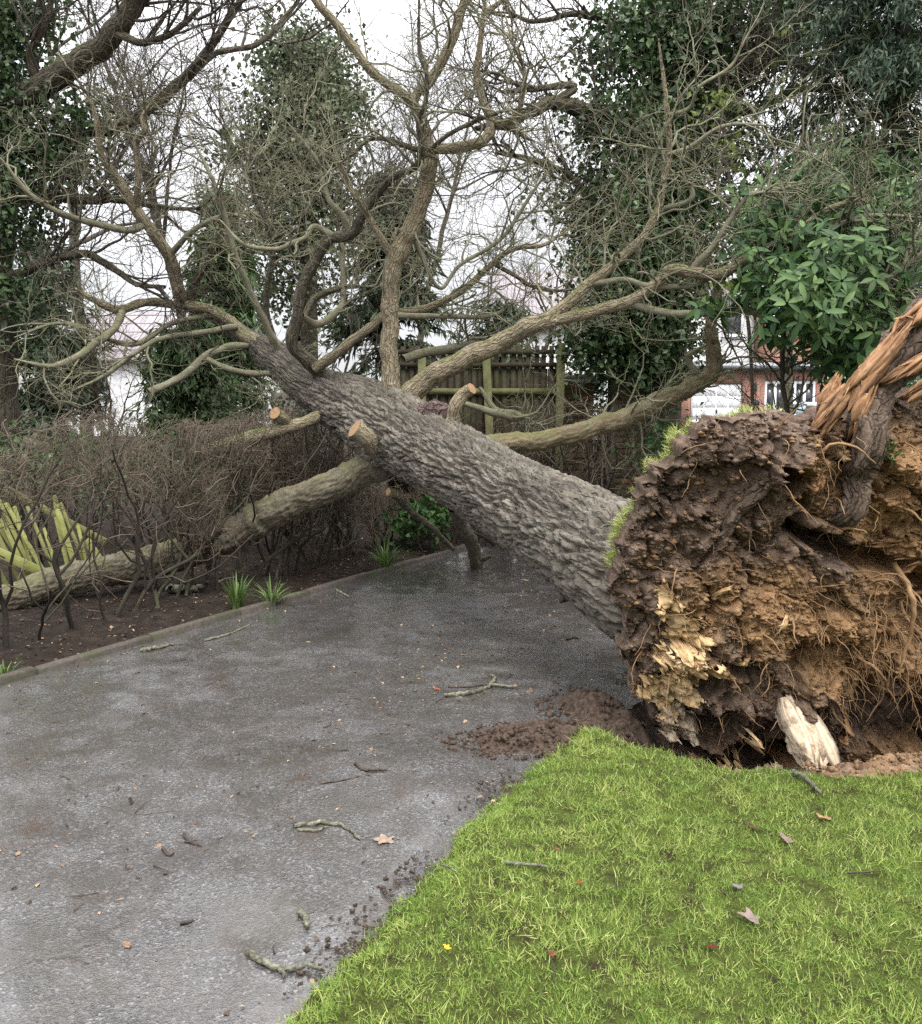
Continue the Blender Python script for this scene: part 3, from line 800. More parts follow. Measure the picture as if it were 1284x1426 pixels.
rr_2 = .0025 + .011 * rng.random(em) ** 3
V, F = pebbles(rng, np.c_[pp_, road_z(pp_[:, 0], pp_[:, 1]) + rr_2 * .15], rr_2)
mk('edge_soil', V, F, M['spill_soil'], smooth=False, kind='stuff', label='dark wet soil crumbs and grit along the lawn edge', category='soil')
lb.build('leaf_litter', M['litter'], smooth=False, kind='stuff', label='brown shredded leaf litter strewn on the road and bed', category='leaf litter')

# ------------------------------------------------------------------ houses
def gable_roof(name, x0, x1, y0, y1, ze, zr, mat, parent, over=0.35):
    ym = (y0 + y1) / 2; t = 0.14
    a = [(x0 - over, y0 - over, ze - 0.15), (x1 + over, y0 - over, ze - 0.15), (x1 + over, ym, zr), (x0 - over, ym, zr), (x1 + over, y1 + over, ze - 0.15), (x0 - over, y1 + over, ze - 0.15)]
    V = np.array(a + [(x, y, z + t) for x, y, z in a])
    F = np.array([[6, 7, 8, 9], [9, 8, 10, 11], [1, 0, 3, 2], [2, 3, 5, 4], [0, 1, 7, 6], [4, 5, 11, 10], [1, 2, 8, 7], [2, 4, 10, 8], [3, 0, 6, 9], [5, 3, 9, 11]])
    return mk(name, V, F, mat, parent, smooth=False)
def house_walls(name, x0, x1, y0, y1, z0, ze, zr, mat, parent):
    ym = (y0 + y1) / 2
    V = [(x0, y0, z0), (x1, y0, z0), (x1, y1, z0), (x0, y1, z0), (x0, y0, ze), (x1, y0, ze), (x1, y1, ze), (x0, y1, ze), (x0, ym, zr), (x1, ym, zr)]
    o = mk(name, V, [np.array([[0, 1, 5, 4], [1, 2, 6, 5], [2, 3, 7, 6], [3, 0, 4, 7]]), np.array([[5, 6, 9], [7, 4, 8]])], mat, parent, smooth=False)
    return o
def window(parent, x0, x1, z0, z1, y, cols=2):
    w, h = x1 - x0, z1 - z0; fw = 0.09
    root = link('window', None, None, parent)
    b = Bag()
    for c, s in ((((x0 + x1) / 2, y - 0.03, z0 + fw / 2), (w, 0.1, fw)), (((x0 + x1) / 2, y - 0.03, z1 - fw / 2), (w, 0.1, fw))):
        b.add(boxv(c, s), BOXF)
    for k in range(cols + 1):
        b.add(boxv((x0 + fw / 2 + (w - fw) * k / cols, y - 0.035, (z0 + z1) / 2), (fw, 0.1, h - 2 * fw)), BOXF)
    b.build('frame', M['white_paint'], root, smooth=False)
    pw = (w - fw) / cols
    for k in range(cols):
        box('pane', (x0 + fw / 2 + pw * (k + 0.5), y - 0.012, (z0 + z1) / 2), (pw - fw, 0.02, h - 2 * fw), M['glass'], root)
    box('sill', ((x0 + x1) / 2, y - 0.08, z0 - 0.035), (w + 0.12, 0.18, 0.06), M['white_paint'], root)
    return root
HY = 41.0
gz = float(rise(HY))
hx = lambda px, d=HY: P(px, 575, d)[0]
hz = lambda py, d=HY: P(642, py, d)[2]
house = thing('house', 'house with white render, red brick front and white garage door seen past the root plate', 'house')
Y2 = HY + 2.5
# render block
house_walls('render_wall', hx(845, Y2), hx(1047, Y2), Y2, Y2 + 8, gz - 0.3, hz(412, Y2), hz(330, Y2), M['render'], house)
gable_roof('roof', hx(845, Y2), hx(1130, Y2), Y2, Y2 + 8, hz(412, Y2), hz(330, Y2), M['roof_tile'], house)
house_walls('low_wing_wall', hx(690, Y2 + 1), hx(843, Y2 + 1), Y2 + 1, Y2 + 8, gz - 0.3, hz(455, Y2), hz(360, Y2), M['render'], house)
gable_roof('low_wing_roof', hx(692, Y2 + 1), hx(830, Y2 + 1), Y2 + 1, Y2 + 8, hz(455, Y2), hz(360, Y2), M['roof_tile'], house)
house_walls('brick_wing_wall', hx(1048, Y2) + 0.02, hx(1128, Y2), Y2 - 0.15, Y2 + 7.9, gz - 0.3, hz(412, Y2), hz(331, Y2), M['house_brick'], house)
box('corner_board', (hx(1048, Y2), Y2 - 0.22, (hz(412, Y2) + hz(500, Y2)) / 2), (0.12, 0.1, hz(412, Y2) - hz(500, Y2)), M['brown_trim'], house)
window(house, hx(1003, Y2), hx(1030, Y2), hz(468, Y2), hz(425, Y2), Y2, 1)
window(house, hx(900, Y2), hx(935, Y2), hz(468, Y2), hz(425, Y2), Y2, 2)
window(house, hx(1070, Y2), hx(1105, Y2), hz(468, Y2), hz(428, Y2), Y2 - 0.15, 2)
# projecting brick garage and porch; walls left open where the door and the glazed porch stand
zt = hz(512)
gx0, gx1, px0, px1, xe = hx(961), hx(1034), hx(1064), hx(1135), hx(1150)
dz, pzt, pzb = hz(534), hz(530), gz + 0.1
b = Bag()
for (xa, xb, za, zb) in ((hx(955), gx0, gz - 0.3, zt), (gx1, px0, gz - 0.3, zt), (px1, xe, gz - 0.3, zt), (gx0, gx1, dz, zt), (px0, px1, pzt, zt)):
    b.add(boxv(((xa + xb) / 2, HY + 0.12, (za + zb) / 2), (xb - xa, 0.24, zb - za)), BOXF)
for xw in (hx(955) + 0.12, xe - 0.12):
    b.add(boxv((xw, HY + 1.35, (gz - 0.3 + zt) / 2), (0.238, 2.2, zt - gz + 0.3)), BOXF)
b.build('brick_front_wall', M['house_brick'], house, smooth=False)
V = [(hx(945), HY - 0.35, zt + 0.10), (xe + 0.3, HY - 0.35, zt + 0.10), (xe + 0.3, Y2 - 0.16, zt + 0.42), (hx(945), Y2 - 0.16, zt + 0.42),
     (hx(945), HY - 0.35, zt + 0.01), (xe + 0.3, HY - 0.35, zt + 0.01), (xe + 0.3, Y2 - 0.16, zt + 0.01), (hx(945), Y2 - 0.16, zt + 0.01)]
mk('porch_roof', V, np.array([[0, 1, 2, 3], [5, 4, 7, 6], [4, 5, 1, 0], [5, 6, 2, 1], [7, 4, 0, 3], [6, 7, 3, 2]]), M['gutter'], house, smooth=False)
box('fascia', ((hx(945) + xe + 0.3) / 2, HY - 0.37, zt - 0.04), (xe + 0.3 - hx(945), 0.04, 0.2), M['dark_trim'], house)
gd = link('garage_door', None, None, house)
box('door_leaf', ((gx0 + gx1) / 2, HY + 0.10, (gz + dz) / 2), (gx1 - gx0 - 0.08, 0.04, dz - gz - 0.04), M['white_paint'], gd)
pw, ph = (gx1 - gx0 - 0.2) / 4, (dz - gz - 0.1) / 4
for i in range(4):
    for j in range(4):
        box('panel', (gx0 + 0.1 + pw * (i + 0.5), HY + 0.073, gz + 0.05 + ph * (j + 0.5)), (pw - 0.07, 0.026, ph - 0.07), M['white_paint'], gd, bevel=0.01)
box('handle', ((gx0 + gx1) / 2 + 0.02, HY + 0.03, gz + 0.95), (0.05, 0.08, 0.16), M['dark_trim'], gd)
for x in (gx0 + 0.02, gx1 - 0.02): box('door_jamb', (x, HY + 0.06, (gz + dz) / 2), (0.036, 0.1, dz - gz), M['brown_trim'], gd)
wl = link('wall_lantern', None, None, house)
lx, lz = hx(1049), hz(541)
box('bracket', (lx, HY - 0.06, lz + 0.2), (0.05, 0.12, 0.05), M['dark_trim'], wl)
box('lantern_body', (lx, HY - 0.14, lz), (0.16, 0.16, 0.28), M['dark_trim'], wl, bevel=0.04)
mk('lantern_cap', [(lx - .12, HY - .26, lz + .15), (lx + .12, HY - .26, lz + .15), (lx + .12, HY - .02, lz + .15), (lx - .12, HY - .02, lz + .15), (lx, HY - .14, lz + .28)], [np.array([[3, 2, 1, 0]]), np.array([[0, 1, 4], [1, 2, 4], [2, 3, 4], [3, 0, 4]])], M['dark_trim'], wl, smooth=False)
box('letterbox', (hx(1050.5), HY - 0.05, hz(561)), (0.36, 0.1, 0.24), M['dark_trim'], house)
pr = link('glazed_porch', None, None, house)
b = Bag(); W = px1 - px0; nb = 5
for k in range(nb + 1): b.add(boxv((px0 + 0.05 + (W - 0.1) * k / nb, HY + 0.1, (pzb + pzt) / 2), (0.12, 0.1, pzt - pzb)), BOXF)
for z in (pzt - 0.08, pzb + 0.06, pzb + 0.75): b.add(boxv((px0 + W / 2, HY + 0.105, z), (W, 0.085, 0.15)), BOXF)
b.build('frame', M['white_paint'], pr, smooth=False)
for k in range(nb):
    for (za, zb, mt) in ((pzb + 0.82, pzt - 0.15, 'glass'), (pzb + 0.13, pzb + 0.68, 'white_paint' if k % 2 else 'glass')):
        box('pane', (px0 + 0.05 + (W - 0.1) * (k + 0.5) / nb, HY + 0.11, (za + zb) / 2), ((W - 0.1) / nb - 0.115, 0.02, zb - za), M[mt], pr)
def plain_house(label, pxa, pxb, d, py_e, py_r, wins):
    h = thing('far_house', label, 'house', None)
    z0 = float(rise(d)) - 0.3; ze, zr = hz(py_e, d), hz(py_r, d)
    house_walls('wall', hx(pxa, d), hx(pxb, d), d, d + 7, z0, ze, zr, M['render'], h)
    r = gable_roof('roof', hx(pxa, d), hx(pxb, d), d, d + 7, ze, zr, M['roof_tile'], h)
    for (a, b_, c, e) in wins: window(h, hx(a, d), hx(b_, d), hz(c, d), hz(e, d), d, 2)
    return h
plain_house('pale grey-roofed house glimpsed through branches above the bare hedge', 95, 330, 38, 500, 425, [(205, 232, 552, 518), (265, 290, 552, 518), (120, 150, 552, 518)])

# parked car, side on, between the root plate and the porch
def build_car():
    d = 33.0; z0 = float(rise(d)); x0 = P(1070, 570, d)[0]
    car = thing('parked_car', 'pale blue parked car half hidden behind the root plate', 'car')
    car.location = (x0, d, z0)
    L, Wd = 4.0, 1.7
    prof = [(0.0, .45), (0.02, .72), (0.25, .86), (1.0, .98), (1.15, 1.02), (1.75, 1.42), (2.1, 1.49), (2.9, 1.49), (3.35, 1.42), (3.85, 1.02), (3.97, .9), (4.0, .5), (3.9, .25), (0.1, .25)]
    low = [(x, z, 0.5 if z < 1.0 else 0.5 - (z - 1.0) * 0.30) for x, z in prof]
    n = len(prof); V = []
    for sgn in (-1, 1):
        for x, z, w in low: V.append((x, sgn * Wd * w, z))
    V = np.array(V)
    F = [np.array([[i, (i + 1) % n, n + (i + 1) % n, n + i] for i in range(n)])]
    me = bpy.data.meshes.new('body')
    me.from_pydata([tuple(v) for v in V], [], [list(r) for r in F[0]] + [list(range(n))[::-1], list(range(n, 2 * n))])
    link('body', me, M['car_paint'], car)
    yw = lambda z: Wd * (0.5 - (z - 1.0) * 0.30) + 0.006
    for sgn in (-1, 1):
        for (a, b_, c, e) in (((1.32, 1.04), (2.2, 1.04), (2.2, 1.42), (1.82, 1.40)), ((2.28, 1.04), (3.1, 1.04), (3.0, 1.42), (2.28, 1.43)), ((3.17, 1.04), (3.62, 1.05), (3.34, 1.36), (3.08, 1.42))):
            q = [(x, sgn * yw(z), z) for x, z in (a, b_, c, e)]
            q2 = [(x, sgn * (yw(z) - 0.02), z) for x, z in (a, b_, c, e)]
            mk('side_window', q + q2, np.array([[0, 1, 2, 3], [0, 4, 5, 1], [1, 5, 6, 2], [2, 6, 7, 3], [3, 7, 4, 0]]), M['car_glass'], car, smooth=False)
        for x in (0.78, 3.2):
            w = link('wheel', None, None, car); w.location = (x, sgn * (Wd / 2 - 0.08), 0.31)
            V_, F_, _ = tubes(np.array([[[0, -.1, 0], [0, .1, 0]]]), np.array([[.31, .31]]), 24, cap=True)
            V2_, F2_, _ = tubes(np.array([[[0, .1, 0], [0, -.1, 0]]]), np.array([[.31, .31]]), 24, cap=True)
            bb = Bag(); bb.add(V_, F_); bb.add(V2_[-25:], [np.array([[k, (k + 1) % 24, 24] for k in range(24)])]); bb.build('tyre', M['rubber'], w)
            V_, F_, _ = tubes(np.array([[[0, sgn * .05, 0], [0, sgn * .108, 0]]]), np.array([[.21, .19]]), 20, cap=True); mk('rim', V_, F_, M['alloy'], w)
        box('headlight', (0.12, sgn * 0.62, 0.74), (0.26, 0.34, 0.16), M['lamp_clear'], car, bevel=0.04)
        box('tail_light', (3.93, sgn * 0.68, 0.88), (0.12, 0.26, 0.24), M['lamp_red'], car, bevel=0.03)
        box('wing_mirror', (1.45, sgn * 0.93, 1.06), (0.14, 0.2, 0.13), M['car_paint'], car, bevel=0.04)
        box('door_handle', (2.08, sgn * 0.862, 0.92), (0.18, 0.03, 0.035), M['dark_trim'], car)
    for (xa, za, xb, zb, nm_) in ((1.18, 1.05, 1.74, 1.41, 'windscreen'), (3.82, 1.05, 3.38, 1.40, 'rear_window')):
        dxn = nrm(np.array([-(zb - za), 0, (xb - xa)])); dxn = dxn if dxn[2] > 0 else -dxn
        q = np.array([(xa, -.70, za), (xa, .70, za), (xb, .56, zb), (xb, -.56, zb)])
        mk(nm_, np.vstack([q + dxn * 0.008, q - dxn * 0.02]), np.array([[0, 1, 2, 3], [0, 4, 5, 1], [1, 5, 6, 2], [2, 6, 7, 3], [3, 7, 4, 0]]), M['car_glass'], car, smooth=False)
    car.rotation_euler = (0, 0, math.radians(28))
build_car()

# ------------------------------------------------------------------ garden boundary beyond the trunk: piers, fence, clipped hedge
BRICK = None
def pier(label, px, py_top, d, w=0.45):
    global BRICK
    p = thing('brick_pier', label, 'pier')
    c = P(px, py_top, d); zt_ = c[2] - 0.07; x, y = c[0], c[1] + w / 2
    nco = int(zt_ / 0.075) + 1
    box('mortar_core', (x, y, zt_ / 2 - 0.1), (w - 0.012, w - 0.012, zt_ + 0.19), M['mortar'], p)
    rr = random.Random(int(px))
    for k in range(nco):
        z = zt_ - 0.0375 - 0.075 * k
        for sx in (-1, 1):
            for face in range(2):
                if BRICK is None:
                    o = box('brick', (0, 0, 0), (0.215, 0.1025, 0.065), M['pier_brick'], p, bevel=0.006); BRICK = o.data
                else:
                    o = link('brick', BRICK, None, p)
                j = rr.uniform(-.003, .003)
                if (k + face) % 2 == 0:
                    o.location = (x + sx * 0.1125, y + (w / 2 - 0.05) * (-1 if face == 0 else 1) + j, z)
                else:
                    yy = 0.1125
                    if face == 0:
                        o.location = (x + sx * 0.1125, y - (w / 2 - 0.0495) + j, z)
                    else:
                        o.location = (x + sx * 0.1125, y + (w / 2 - 0.0495) + j, z)
    for i, (dw, h, zo) in enumerate(((0.10, 0.05, 0.025), (0.02, 0.05, 0.078))):
        box('capping_stone', (x, y, zt_ + zo), (w + dw, w + dw, h), M['cap_stone'], p, bevel=0.012)
    return p
pier('low mossy brick pier with a pale cap at the end of the slatted fence', 803, 526, 11.5)
pier('tall mossy brick pier standing behind the low mossy limb', 884, 518, 11.3, 0.52)

def fence_panel():
    d = 11.25
    f = thing('slatted_fence', 'weathered slatted garden fence with two green posts beyond the trunk', 'fence')
    X = lambda px: P(px, 540, d)[0]; Zp = lambda py: P(700, py, d)[2]
    for px, tp, lean in ((683, 487, 0.045), (779, 478, -0.01), (588, 490, 0.0)):
        o = box('post', (0, 0, 0), (0.10, 0.10, 2.6), M['green_post'], f, bevel=0.008)
        o.location = (X(px), d - 0.03, Zp(tp) - 1.3); o.rotation_euler = (0, -lean, 0)
    rr = random.Random(4); sl = None
    for x in np.arange(X(540), X(778), 0.098):
        h = Zp(481) - 0.55 + rr.uniform(-.015, .015)
        o = box('slat', (0, 0, 0), (0.058, 0.018, h), M['fence_wood'], f) if sl is None else link('slat', sl, None, f)
        sl = o.data
        o.location = (x, d + 0.035, 0.55 + h / 2); o.rotation_euler = (0, rr.uniform(-.02, .02), 0)
    for x in np.arange(X(540), X(770), 0.155):
        o = box('board', (x + 0.075, d + 0.06, (0.4 + Zp(513)) / 2), (0.15, 0.016, Zp(513) - 0.4), M['fence_wood'], f)
    for py in (490, 508, 545):
        box('rail', ((X(540) + X(775)) / 2, d + 0.005, Zp(py)), (X(775) - X(540), 0.035, 0.055 if py != 545 else 0.075), M['green_post' if py == 545 else 'fence_wood'], f)
fence_panel()
def lower_boards():
    d = 11.7
    f = thing('board_fence', 'dark vertical board fence low between the two brick piers', 'fence')
    rr = random.Random(9); sl = None; xa, xb = P(700, 600, d)[0], P(868, 600, d)[0]
    for x in np.arange(xa, xb, 0.125):
        o = box('board', (0, 0, 0), (0.108, 0.02, 1.25), M['fence_wood'], f) if sl is None else link('board', sl, None, f)
        sl = o.data; o.location = (x, d, 0.62 + rr.uniform(-.03, .03)); o.rotation_euler = (0, rr.uniform(-.03, .03), 0)
    for z in (0.35, 1.0):
        box('rail', ((xa + xb) / 2, d + 0.04, z), (xb - xa, 0.05, 0.08), M['fence_wood'], f)
lower_boards()

def twig_hedge(name, label, line, height, width, nstem, levels, seed, mat_t, mat_s, stem_r=0.016, hfun=None, group=None, thin_base=False, gap=None):
    """leafless hedge: stems standing along a ground line, forking into a clipped mass"""
    rng = np.random.default_rng(seed)
    h = thing(name, label, 'hedge', group)
    a, b_ = np.array(line[0]), np.array(line[1]); dirv = nrm(b_ - a); per = np.array([-dirv[1], dirv[0]])
    bases = []
    for i in range(nstem):
        t = (i + 0.5 + rng.uniform(-.4, .4)) / nstem
        p = a + (b_ - a) * t + per * rng.normal() * width * 0.12
        bases.append((p, t))
    Ps, Rs = [], []
    for p, t in bases:
        if thin_base and t < .28 and rng.random() < .45: continue
        z0 = float(ground_z(np.array([p[0]]), np.array([p[1]]))[0]) - 0.03
        hh = height * (hfun(t) if hfun else 1.0)
        S = np.array([[p[0], p[1], z0]]); nf = rng.integers(2, 5)
        D = np.array([[rng.normal() * .2, rng.normal() * .2, 1]])
        r = stem_r * rng.uniform(0.7, 1.5)
        q, rr_ = grow(rng, S, D, np.array([hh * 0.45]), np.array([r * 1.3]), np.array([r]), 8, 0.24, 0.1)
        bag = Bag(); bag.tube(q, rr_, 7, seed=int(t * 999))
        for k in range(nf):
            D2 = nrm(np.r_[dirv * rng.normal() * .5 + per * rng.normal() * .3, 1.0])[None]
            st = q[0, rng.integers(2, 8)][None]
            q2, r2 = grow(rng, st, D2, np.array([(hh - st[0, 2]) * rng.uniform(.75, .98)]), np.array([r * .8]), np.array([r * .35]), 8, 0.26, 0.08)
            bag.tube(q2, r2, 6, seed=k); Ps.append(q2[0]); Rs.append(r2[0])
        bag.build('stem', mat_s, h)
        Ps.append(q[0]); Rs.append(rr_[0])
    Pt, R = np.array(Ps), np.array(Rs)
    bag = Bag(); cur, cr = Pt, R
    for n, (la, lb), Mp, sides, wig, up, rm, rt in levels:
        S, D, pr = offshoots(rng, cur, cr, n, 0.14 if cur is Pt else 0.2, 1.0, (0.6, 1.3), bias=(0, 0, 0.1))
        q, r = grow(rng, S, D, rng.uniform(la, lb, n), np.minimum(pr * .6, rm), np.full(n, rt), Mp, wig, up)
        # clip to the trimmed box
        rel = q[..., :2] - a; along = rel @ dirv; ac = rel @ per
        ac2 = width * 0.5 * np.tanh(ac / (width * 0.5)); 
        q[..., :2] += (ac2 - ac)[..., None] * per
        tt_ = np.clip(along / np.linalg.norm(b_ - a), 0, 1)
        top = height * (np.vectorize(hfun)(tt_) if hfun else 1.0)
        q[..., 2] = np.where(q[..., 2] > top * 0.94, top * 0.94 + (q[..., 2] - top * 0.94) * 0.5, q[..., 2])
        q[..., 2] = np.maximum(q[..., 2], 0.03)
        if thin_base:
            zm_, al_ = q[..., 2].mean(1), along.mean(1)
            keep = rng.random(n) < np.clip(sstep(.2, .62, zm_) + .18 + .3 * (al_ > 4.5), 0, 1) * np.where((al_ < 2.9) & (zm_ < .92), .22, 1.0)
            if gap is not None:
                dg = np.linalg.norm(q.mean(1)[:, None, :] - gap[None], axis=2).min(1)
                keep &= rng.random(n) < np.where(dg < .36, .28, 1.0)
            q, r = q[keep], r[keep]
        bag.tube(q, r, sides, seed=n); cur, cr = q, r
    bag.build('twigs', mat_t, h, kind='stuff')
    return h, cur
c0, c1 = P(600, 600, 10.7)[:2], P(900, 600, 10.7)[:2]
_, endp = twig_hedge('clipped_hedge', 'low dark clipped hedge in front of the slatted fence and piers', (c0, c1), 1.78, 0.5, 16,
    [(260, (.25, .5), 6, 4, .3, .05, .006, .002), (1100, (.12, .3), 4, 3, .4, .05, .004, .0018), (2200, (.06, .2), 3, 3, .4, .05, .004, .0018)], 21, M['hedge_twig'], M['hedge_stem'])

# ------------------------------------------------------------------ standing trees behind
def place_limbs(tree, rng, limbs, mat, sides=10, name='limb'):
    out = []
    for pts in limbs:
        q, r = limb_px(pts, 36, 0.35, rng)
        V, F, bk = tubes(q[None], r[None], sides, seed=len(out), cap=True)
        mk(name if out or name != 'trunk' else 'trunk', V, F, mat, tree, attrs={'bk': bk})
        out.append((q, r))
    return np.array([a for a, _ in out]), np.array([b_ for _, b_ in out])

def bare_tree(label, px, d, height, r0, seed, spread=1.0, nl=13, counts=(80, 650, 3200), lean=(0, 0), first=0.3, mat='far_twig', group='bare trees standing behind the garden'):
    rng = np.random.default_rng(seed)
    base = P(px, 575, d); z0 = float(rise(d)) - 0.1
    t = thing('bare_tree', label, 'tree', group)
    q, r = grow(rng, np.array([[base[0], base[1], z0]]), np.array([[lean[0], lean[1], 1.0]]), np.array([height]), np.array([r0]), np.array([r0 * 0.12]), 24, 0.06, 0.03)
    V, F, bk = tubes(q, r, 12, seed); mk('trunk', V, F, M['standing_bark'], t, attrs={'bk': bk})
    S, D, pr = offshoots(rng, q, r, nl, first, 0.95, (0.6, 1.15), (0, 0, 0.4))
    L = rng.uniform(.3, .5, nl) * height * spread
    lp, lr = grow(rng, S, D, L, np.minimum(pr * .6, r0 * .45), np.full(nl, r0 * .05), 16, 0.16, 0.06)
    for k_ in range(nl):
        V, F, bk = tubes(lp[k_:k_ + 1], lr[k_:k_ + 1], 7, seed + k_); mk('limb', V, F, M[mat], t, attrs={'bk': bk})
    b = Bag()
    k = height / 10.0
    crown(rng, b, lp, lr, [(counts[0], (.9 * k, 2.0 * k), 9, 5, .2, .04, .03 * k, .008), (counts[1], (.5 * k, 1.1 * k), 6, 3, .24, .04, .012, .004), (int(counts[2] * .95), (.25 * k, .6 * k), 3, 3, .3, .03, .006, .0028)])
    b.build('twigs', M[mat], t, kind='stuff')
    return t
bare_tree('tall slim bare tree rising between the ivy column and the green conifer', 270, 24, 14, .16, 31, 1.0)
bare_tree('bare tree far behind the upright fallen limb', 560, 30, 13, .15, 32, 1.0, counts=(70, 600, 3000))
bare_tree('distant low bare tree in the sky gap left of the big ivy tree', 745, 34, 9.5, .12, 33, 1.0, counts=(80, 700, 3000))
bare_tree('bare tree behind the ivy-clad trunk at the picture edge', 120, 20, 12, .16, 34, 0.9, counts=(60, 500, 2400))
bare_tree('distant bare tree right of the big ivy tree', 1105, 22, 12, .16, 35, 0.9, counts=(50, 350, 1500))
bare_tree('small reddish bare tree standing behind the bare hedge', 158, 11.5, 3.6, .045, 36, 0.9, 12, (60, 340, 1100), first=0.1)
bare_tree('small reddish bare bush behind the dark forked limb', 470, 13, 3.4, .045, 37, 1.0, 12, (60, 340, 1100), first=0.1)

def ivy_tree(label, trunk, limbs, blobs, size, seed, leafmat='ivy', mat='standing_bark', per=26, clump=.2, counts=(60, 420, 2000), name='ivy_tree', asp=.8, bias=(0, -.3, .2), lscale=1.0):
    rng = np.random.default_rng(seed)
    t = thing(name, label, 'tree')
    place_limbs(t, rng, [trunk], M[mat], 14, 'trunk')
    if limbs:
        Pt, R = place_limbs(t, rng, limbs, M[mat], 9)
        if counts:
            b = Bag()
            crown(rng, b, Pt, R, [(counts[0], (.6 * lscale, 1.5 * lscale), 9, 5, .2, .03, .02, .006), (counts[1], (.4 * lscale, .9 * lscale), 6, 3, .26, .03, .009, .003), (counts[2], (.2 * lscale, .5 * lscale), 3, 3, .32, .03, .005, .002)], bias)
            b.build('twigs', M['far_twig'], t, kind='stuff')
    b = Bag(); foliage_blobs(rng, b, blobs, size, asp, clump, per)
    b.build('ivy' if leafmat != 'rhodo' else 'foliage', M[leafmat], t, smooth=False, kind='stuff')
    return t
d = 11.0
ivy_tree('big tree with ivy-clad trunk at the edge beside the bare hedge',
    [(-15, 800, d, 38), (-12, 560, d, 34), (-12, 300, d, 30), (-10, 100, d, 26), (-15, -150, d, 20)],
    [[(-10, 165, d, 18), (30, 140, 10.6, 17), (80, 108, 10.3, 16), (130, 75, 10.0, 15), (165, 38, 9.8, 13.5), (192, -5, 9.7, 13), (215, -80, 9.6, 10)],
     [(0, 215, d, 9), (100, 192, 10.8, 7.5), (145, 183, 10.7, 8), (189, 165, 10.6, 8), (215, 145, 10.5, 8), (252, 114, 10.4, 7), (276, 88, 10.3, 6), (323, 20, 10.2, 5), (350, -30, 10.1, 4)],
     [(252, 114, 10.4, 6), (300, 75, 10.6, 4), (360, 60, 10.8, 3.5), (400, 20, 11, 3), (430, -20, 11, 2)],
     [(-10, 280, d, 10), (50, 273, 10.8, 7), (118, 279, 10.7, 6), (168, 279, 10.6, 5), (240, 290, 10.5, 3), (290, 290, 10.4, 2)],
     [(-5, 400, d, 9), (20, 384, 10.8, 7), (67, 364, 10.6, 6), (118, 354, 10.4, 5.5), (152, 370, 10.3, 5), (190, 395, 10.2, 3.5), (230, 400, 10.1, 2.5)],
     [(160, 45, 9.8, 6), (200, 60, 9.7, 4.5), (240, 45, 9.6, 4), (280, 10, 9.6, 3)],
     [(60, 120, 10.4, 6), (40, 80, 10.3, 4.5), (60, 40, 10.2, 4), (75, -10, 10.2, 3)]],
    [(5, 60, d - .3, 45, 75, .5, 60), (0, 200, d - .2, 62, 85, .6, 110), (70, 210, 10.7, 60, 45, .35, 50), (20, 290, d - .3, 48, 60, .5, 50), (30, 420, d - .2, 42, 70, .4, 26), (110, 150, 10.6, 35, 25, .25, 16), (35, 10, d - .3, 40, 30, .4, 30)],
    .068, 41, counts=(80, 600, 2400), per=34)
d = 14.5
ivy_tree('ivy-covered column of a tree behind the dark forked limb',
    [(428, 760, d, 14), (430, 500, d, 13), (428, 250, d, 11), (425, 60, d, 5)],
    [[(430, 350, d, 6), (480, 300, d, 4), (530, 280, d, 3), (560, 250, d, 2)], [(430, 300, d, 6), (370, 270, d, 4), (330, 220, d, 3), (310, 180, d, 2)]],
    [(425, 85, d, 62, 40, .8, 75), (425, 165, d, 80, 70, .9, 130), (405, 240, d, 85, 50, .9, 90), (430, 320, d, 105, 60, .9, 70), (400, 400, d, 70, 60, .9, 40)],
    .072, 42, 'mid_ivy', counts=(40, 300, 1500), clump=.24, per=58)
d = 11.5
